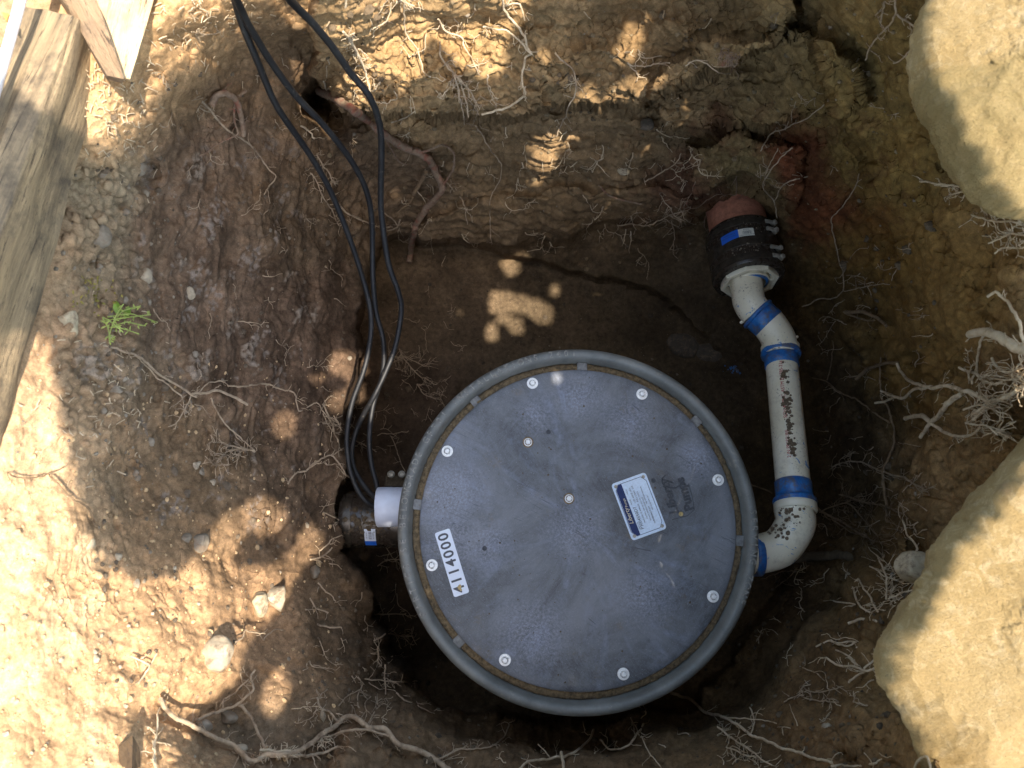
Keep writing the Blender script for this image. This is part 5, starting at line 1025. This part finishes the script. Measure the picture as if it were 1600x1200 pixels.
for o_ in [q for q in COL.objects if q.name.split('.')[0] in ('boulder', 'timber', 'board')]:
    bv = BVHTree.FromObject(o_, dgr); zz_ = [v.co[:] for v in o_.data.vertices]; dx_, dy_ = ray(PX, PY)
    vv_ = np.array(zz_) - CAM; ux = vv_[:, 0] / -vv_[:, 2]; uy = vv_[:, 1] / -vv_[:, 2]
    for i_, j_ in np.argwhere((dx_ > ux.min()) & (dx_ < ux.max()) & (dy_ > uy.min()) & (dy_ < uy.max())):
        h_ = bv.ray_cast(Vector(CAM), Vector((dx_[i_, j_], dy_[i_, j_], -1)))
        if h_[0] is not None: SV[i_, j_] = h_[0]; RKM[i_, j_] = True
keep = (PX > -700) & (PX < 2300) & (PY > -700) & (PY < 1900)
cells = tocell(SV)[keep]; lv = lit(PX, PY)[keep]
ci = np.round(cells).astype(int); ok = (ci[:, 0] >= 0) & (ci[:, 0] < GN) & (ci[:, 1] >= 0) & (ci[:, 1] < GN); ci = ci[ok]; lv = lv[ok]; zk = SV[keep][..., 2][ok]; ZM = np.full((GN, GN), -9.); np.maximum.at(ZM, (ci[:, 0], ci[:, 1]), zk)
ZM = np.max([np.roll(np.roll(ZM, i, 0), j, 1) for i in (-1, 0, 1) for j in (-1, 0, 1)], 0); hi = zk > ZM[ci[:, 0], ci[:, 1]] - .07; ci = ci[hi]; lv = lv[hi]
LC = np.zeros((GN, GN)); SCN = np.zeros((GN, GN)); np.add.at(LC, (ci[:, 0], ci[:, 1]), lv); np.add.at(SCN, (ci[:, 0], ci[:, 1]), ~lv)
def B3(M): return sum(np.roll(np.roll(M, i, 0), j, 1) for i in (-1, 0, 1) for j in (-1, 0, 1))
vt = np.minimum(LC + SCN, 1.0); vl = np.where(LC + SCN > 0, LC / (LC + SCN + 1e-9), 0) * vt
has0 = vt > 0
for _ in range(5):
    e_ = vt == 0; n1_ = B3(vt); n2_ = B3(vl); f_ = e_ & (n1_ > 0); vl[f_] = (n2_ / (n1_ + 1e-9))[f_]; vt[f_] = 1
sm = B3(vl) / (B3(vt) + 1e-9); sm = np.where(vt > 0, sm, 0)
SH = sm < .5
for _ in range(2): SH = B3(SH.astype(float)) > 4.5
LC = has0 * 1.0; SCN = LC * 0
def cellmask(m_): q_ = np.clip(np.round(tocell(SV[m_])).astype(int), 0, GN - 1); r_ = np.zeros((GN, GN)); r_[q_[:, 0], q_[:, 1]] = 1; return B3(r_) > 0
def cellx(m_): q_ = np.clip(np.round(tocell(SV[m_])).astype(int), 0, GN - 1); r_ = np.zeros((GN, GN), bool); r_[q_[:, 0], q_[:, 1]] = True; return r_
LL = lit(PX, PY); pit = (PX > 560) & (PX < 1210) & (PY > 190) & (PY < 1160)
frc = cellmask(dl & ~LL) | cellx(pit & ~LL); RC = cellx(RKM & LL & (PX > 1000)); RC = RC | (B3(RC.astype(float)) > 5.5); RE = B3(RC.astype(float)) > 8.5
SH |= frc; SH &= ~RC; SH |= frc & ~RE; SH &= ~(B3(cellx(RKM & LL & (PX > 1000) & (PY < 420)).astype(float)) > 6.5); SH &= ~cellx(pit & LL & ~((PX < 985) & (PX > 870) & (PY > 420)))
has = (LC + SCN) > 0; span = np.zeros_like(has)
for r_ in range(GN):
    q_ = np.flatnonzero(has[r_])
    if len(q_): span[r_, q_[0]:q_[-1] + 1] = True
SH &= span
K9 = lambda M: sum(np.roll(np.roll(M.astype(float), i, 0), j, 1) for i in (-1, 0, 1) for j in (-1, 0, 1))
print('shade cells', SH.sum(), 'lit', ((LC > 0) & ~SH).sum())
SH |= (cellx((PX > 865) & (PX < 1010) & (PY > 245) & (PY < 500) & ~LL & ~RKM) | cellx(dl & ~LL)) & ~RE
print('rock', RC.sum(), RE.sum(), (RC & SH).sum())
sc_ = np.argwhere(SH); lm = MB(); LVS = []
area = len(sc_) * CS * CS; nl = int(area * 9.0 / (.026 * .034 * .62)); print('leaves', nl, area)
pick = sc_[rng.integers(0, len(sc_), nl)] + rng.uniform(-.5, .5, (nl, 2))
hz = HC + rng.uniform(-.08, .32, nl); pl = pick * CS + np.array([gx0, gy0]); base = np.concatenate([pl + SUN[:2] * ((hz - HC) / SUN[2])[:, None], hz[:, None]], 1)
sz = rng.uniform(.6, 1.25, nl)
def shaded(c2): q = np.round((c2 - np.array([gx0, gy0])) / CS).astype(int); q = np.clip(q, 0, GN - 1); return SH[q[:, 0], q[:, 1]]
eg = SH & (B3((B3(SH.astype(float)) < 8.5).astype(float)) > 0); ec = np.argwhere(eg); n2 = int(len(ec) * CS * CS * 5.5 / (.026 * .034 * .62 * .16)); print('edge leaves', n2)
pk2 = ec[rng.integers(0, len(ec), n2)] + rng.uniform(-.5, .5, (n2, 2)); hz2 = HC + rng.uniform(-.08, .04, n2); pl2 = pk2 * CS + np.array([gx0, gy0])
base = np.concatenate([base, np.concatenate([pl2 + SUN[:2] * ((hz2 - HC) / SUN[2])[:, None], hz2[:, None]], 1)]); sz = np.concatenate([sz, rng.uniform(.32, .48, n2)]); nl += n2
nrm = rng.normal(size=(nl, 3)) * .45 + SUN; nrm /= np.linalg.norm(nrm, axis=1)[:, None]; u = np.cross(nrm, rng.normal(size=(nl, 3))); u /= np.linalg.norm(u, axis=1)[:, None]; v = np.cross(nrm, u)
good = np.ones(nl, bool); scale = sz.copy()
for attempt in range(4):
    allok = np.ones(nl, bool)
    for (a, b) in ((.017, 0), (-.017, 0), (0, .013), (0, -.013), (.011, .009), (-.011, .009), (.011, -.009), (-.011, -.009)):
        p = base + u * (a * scale)[:, None] + v * (b * scale)[:, None]; t = (HC - p[:, 2]) / SUN[2]; allok &= shaded(p[:, :2] + SUN[:2] * t[:, None])
    scale = np.where(allok, scale, scale * .55)
keepL = allok; base, u, v, scale = base[keepL], u[keepL], v[keepL], scale[keepL]; nl = len(base)
prof_ = [(-.019, 0), (-.010, .010), (.004, .013), (.021, 0), (.004, -.013), (-.010, -.010)]
VV = np.stack([base + u * (a * scale)[:, None] + v * (b * scale)[:, None] for a, b in prof_], 1).reshape(-1, 3)
me = bpy.data.meshes.new('crown'); me.vertices.add(len(VV)); me.vertices.foreach_set('co', VV.reshape(-1).astype(np.float32)); me.loops.add(len(VV)); me.loops.foreach_set('vertex_index', np.arange(len(VV), dtype=np.int32))
me.polygons.add(nl); me.polygons.foreach_set('loop_start', np.arange(0, 6 * nl, 6, dtype=np.int32)); me.polygons.foreach_set('loop_total', np.full(nl, 6, np.int32)); me.update(calc_edges=True); me.materials.append(LEAF)
tree = thing('unseen_shade_tree', (.9, -2.3, .5), 'leafy tree beside the pit, outside the picture, shading it', 'tree')
cr = bpy.data.objects.new('crown', me); COL.objects.link(cr); cr.parent = tree; cr.matrix_parent_inverse = Matrix.Translation(tree.location).inverted()
tk = MB(); tk.tube([(.9, -2.3, .35), (.88, -2.25, 1.0), (.86, -2.1, 1.6), (.84, -1.95, 2.4), (.86, -1.9, 3.2)], [.12, .10, .085, .06, .02], 14)
for k, (x1, y1) in enumerate(((.55, -.35), (.35, -.55), (.75, -.75), (.2, -.3), (.5, -.1))):
    s = np.array([.86, -2.08, 1.7 + .1 * k]); q = np.array([x1, y1, 2.0]); tk.tube([s, s * .6 + q * .4 + [0, 0, .15], q], [.04, .022, .006], 8)
tk.build('trunk', BARK, tree)

# leafy bush added left of the pit, unseen, to block western sky light
bush = thing('sky_block_bush', (-1.9, .2, .5), 'tall leafy bush left of the timber, outside the picture', 'bush')
nb = 9000; bc = np.stack([rng.uniform(-2.7, -1.2, nb), rng.uniform(-1.6, 2.0, nb), rng.uniform(.52, 2.5, nb)], 1)
bc = bc[(((bc[:, 0] + 1.95) / .85) ** 2 + ((bc[:, 1] - .2) / 1.9) ** 2 + ((bc[:, 2] - 1.4) / 1.15) ** 4 + .25 * perlin(bc[:, 0] * 3, bc[:, 1] * 3, bc[:, 2] * 3)) < 1]; nb = len(bc)
nr = rng.normal(size=(nb, 3)); nr /= np.linalg.norm(nr, axis=1)[:, None]; ub = np.cross(nr, rng.normal(size=(nb, 3))); ub /= np.linalg.norm(ub, axis=1)[:, None]; vb = np.cross(nr, ub); ss = rng.uniform(1.6, 2.8, nb)
VB = np.stack([bc + ub * (p * ss)[:, None] + vb * (q * ss)[:, None] for p, q in prof_], 1).reshape(-1, 3)
me = bpy.data.meshes.new('foliage'); me.vertices.add(len(VB)); me.vertices.foreach_set('co', VB.reshape(-1).astype(np.float32)); me.loops.add(len(VB)); me.loops.foreach_set('vertex_index', np.arange(len(VB), dtype=np.int32))
me.polygons.add(nb); me.polygons.foreach_set('loop_start', np.arange(0, 6 * nb, 6, dtype=np.int32)); me.polygons.foreach_set('loop_total', np.full(nb, 6, np.int32)); me.update(calc_edges=True); me.materials.append(LEAF)
fo = bpy.data.objects.new('foliage', me); COL.objects.link(fo); fo.parent = bush; fo.matrix_parent_inverse = Matrix.Translation(bush.location).inverted()
st_ = MB()
for k in range(9): st_.tube([(-1.9 + U_(-.2, .2), .2 + U_(-.5, .5), .45), (-1.9 + U_(-.35, .35), .2 + U_(-.9, .9), 1.2), (-1.9 + U_(-.5, .5), .2 + U_(-1.3, 1.3), 2.0)], [.02, .014, .006], 7)
st_.build('stems', BARK, bush)
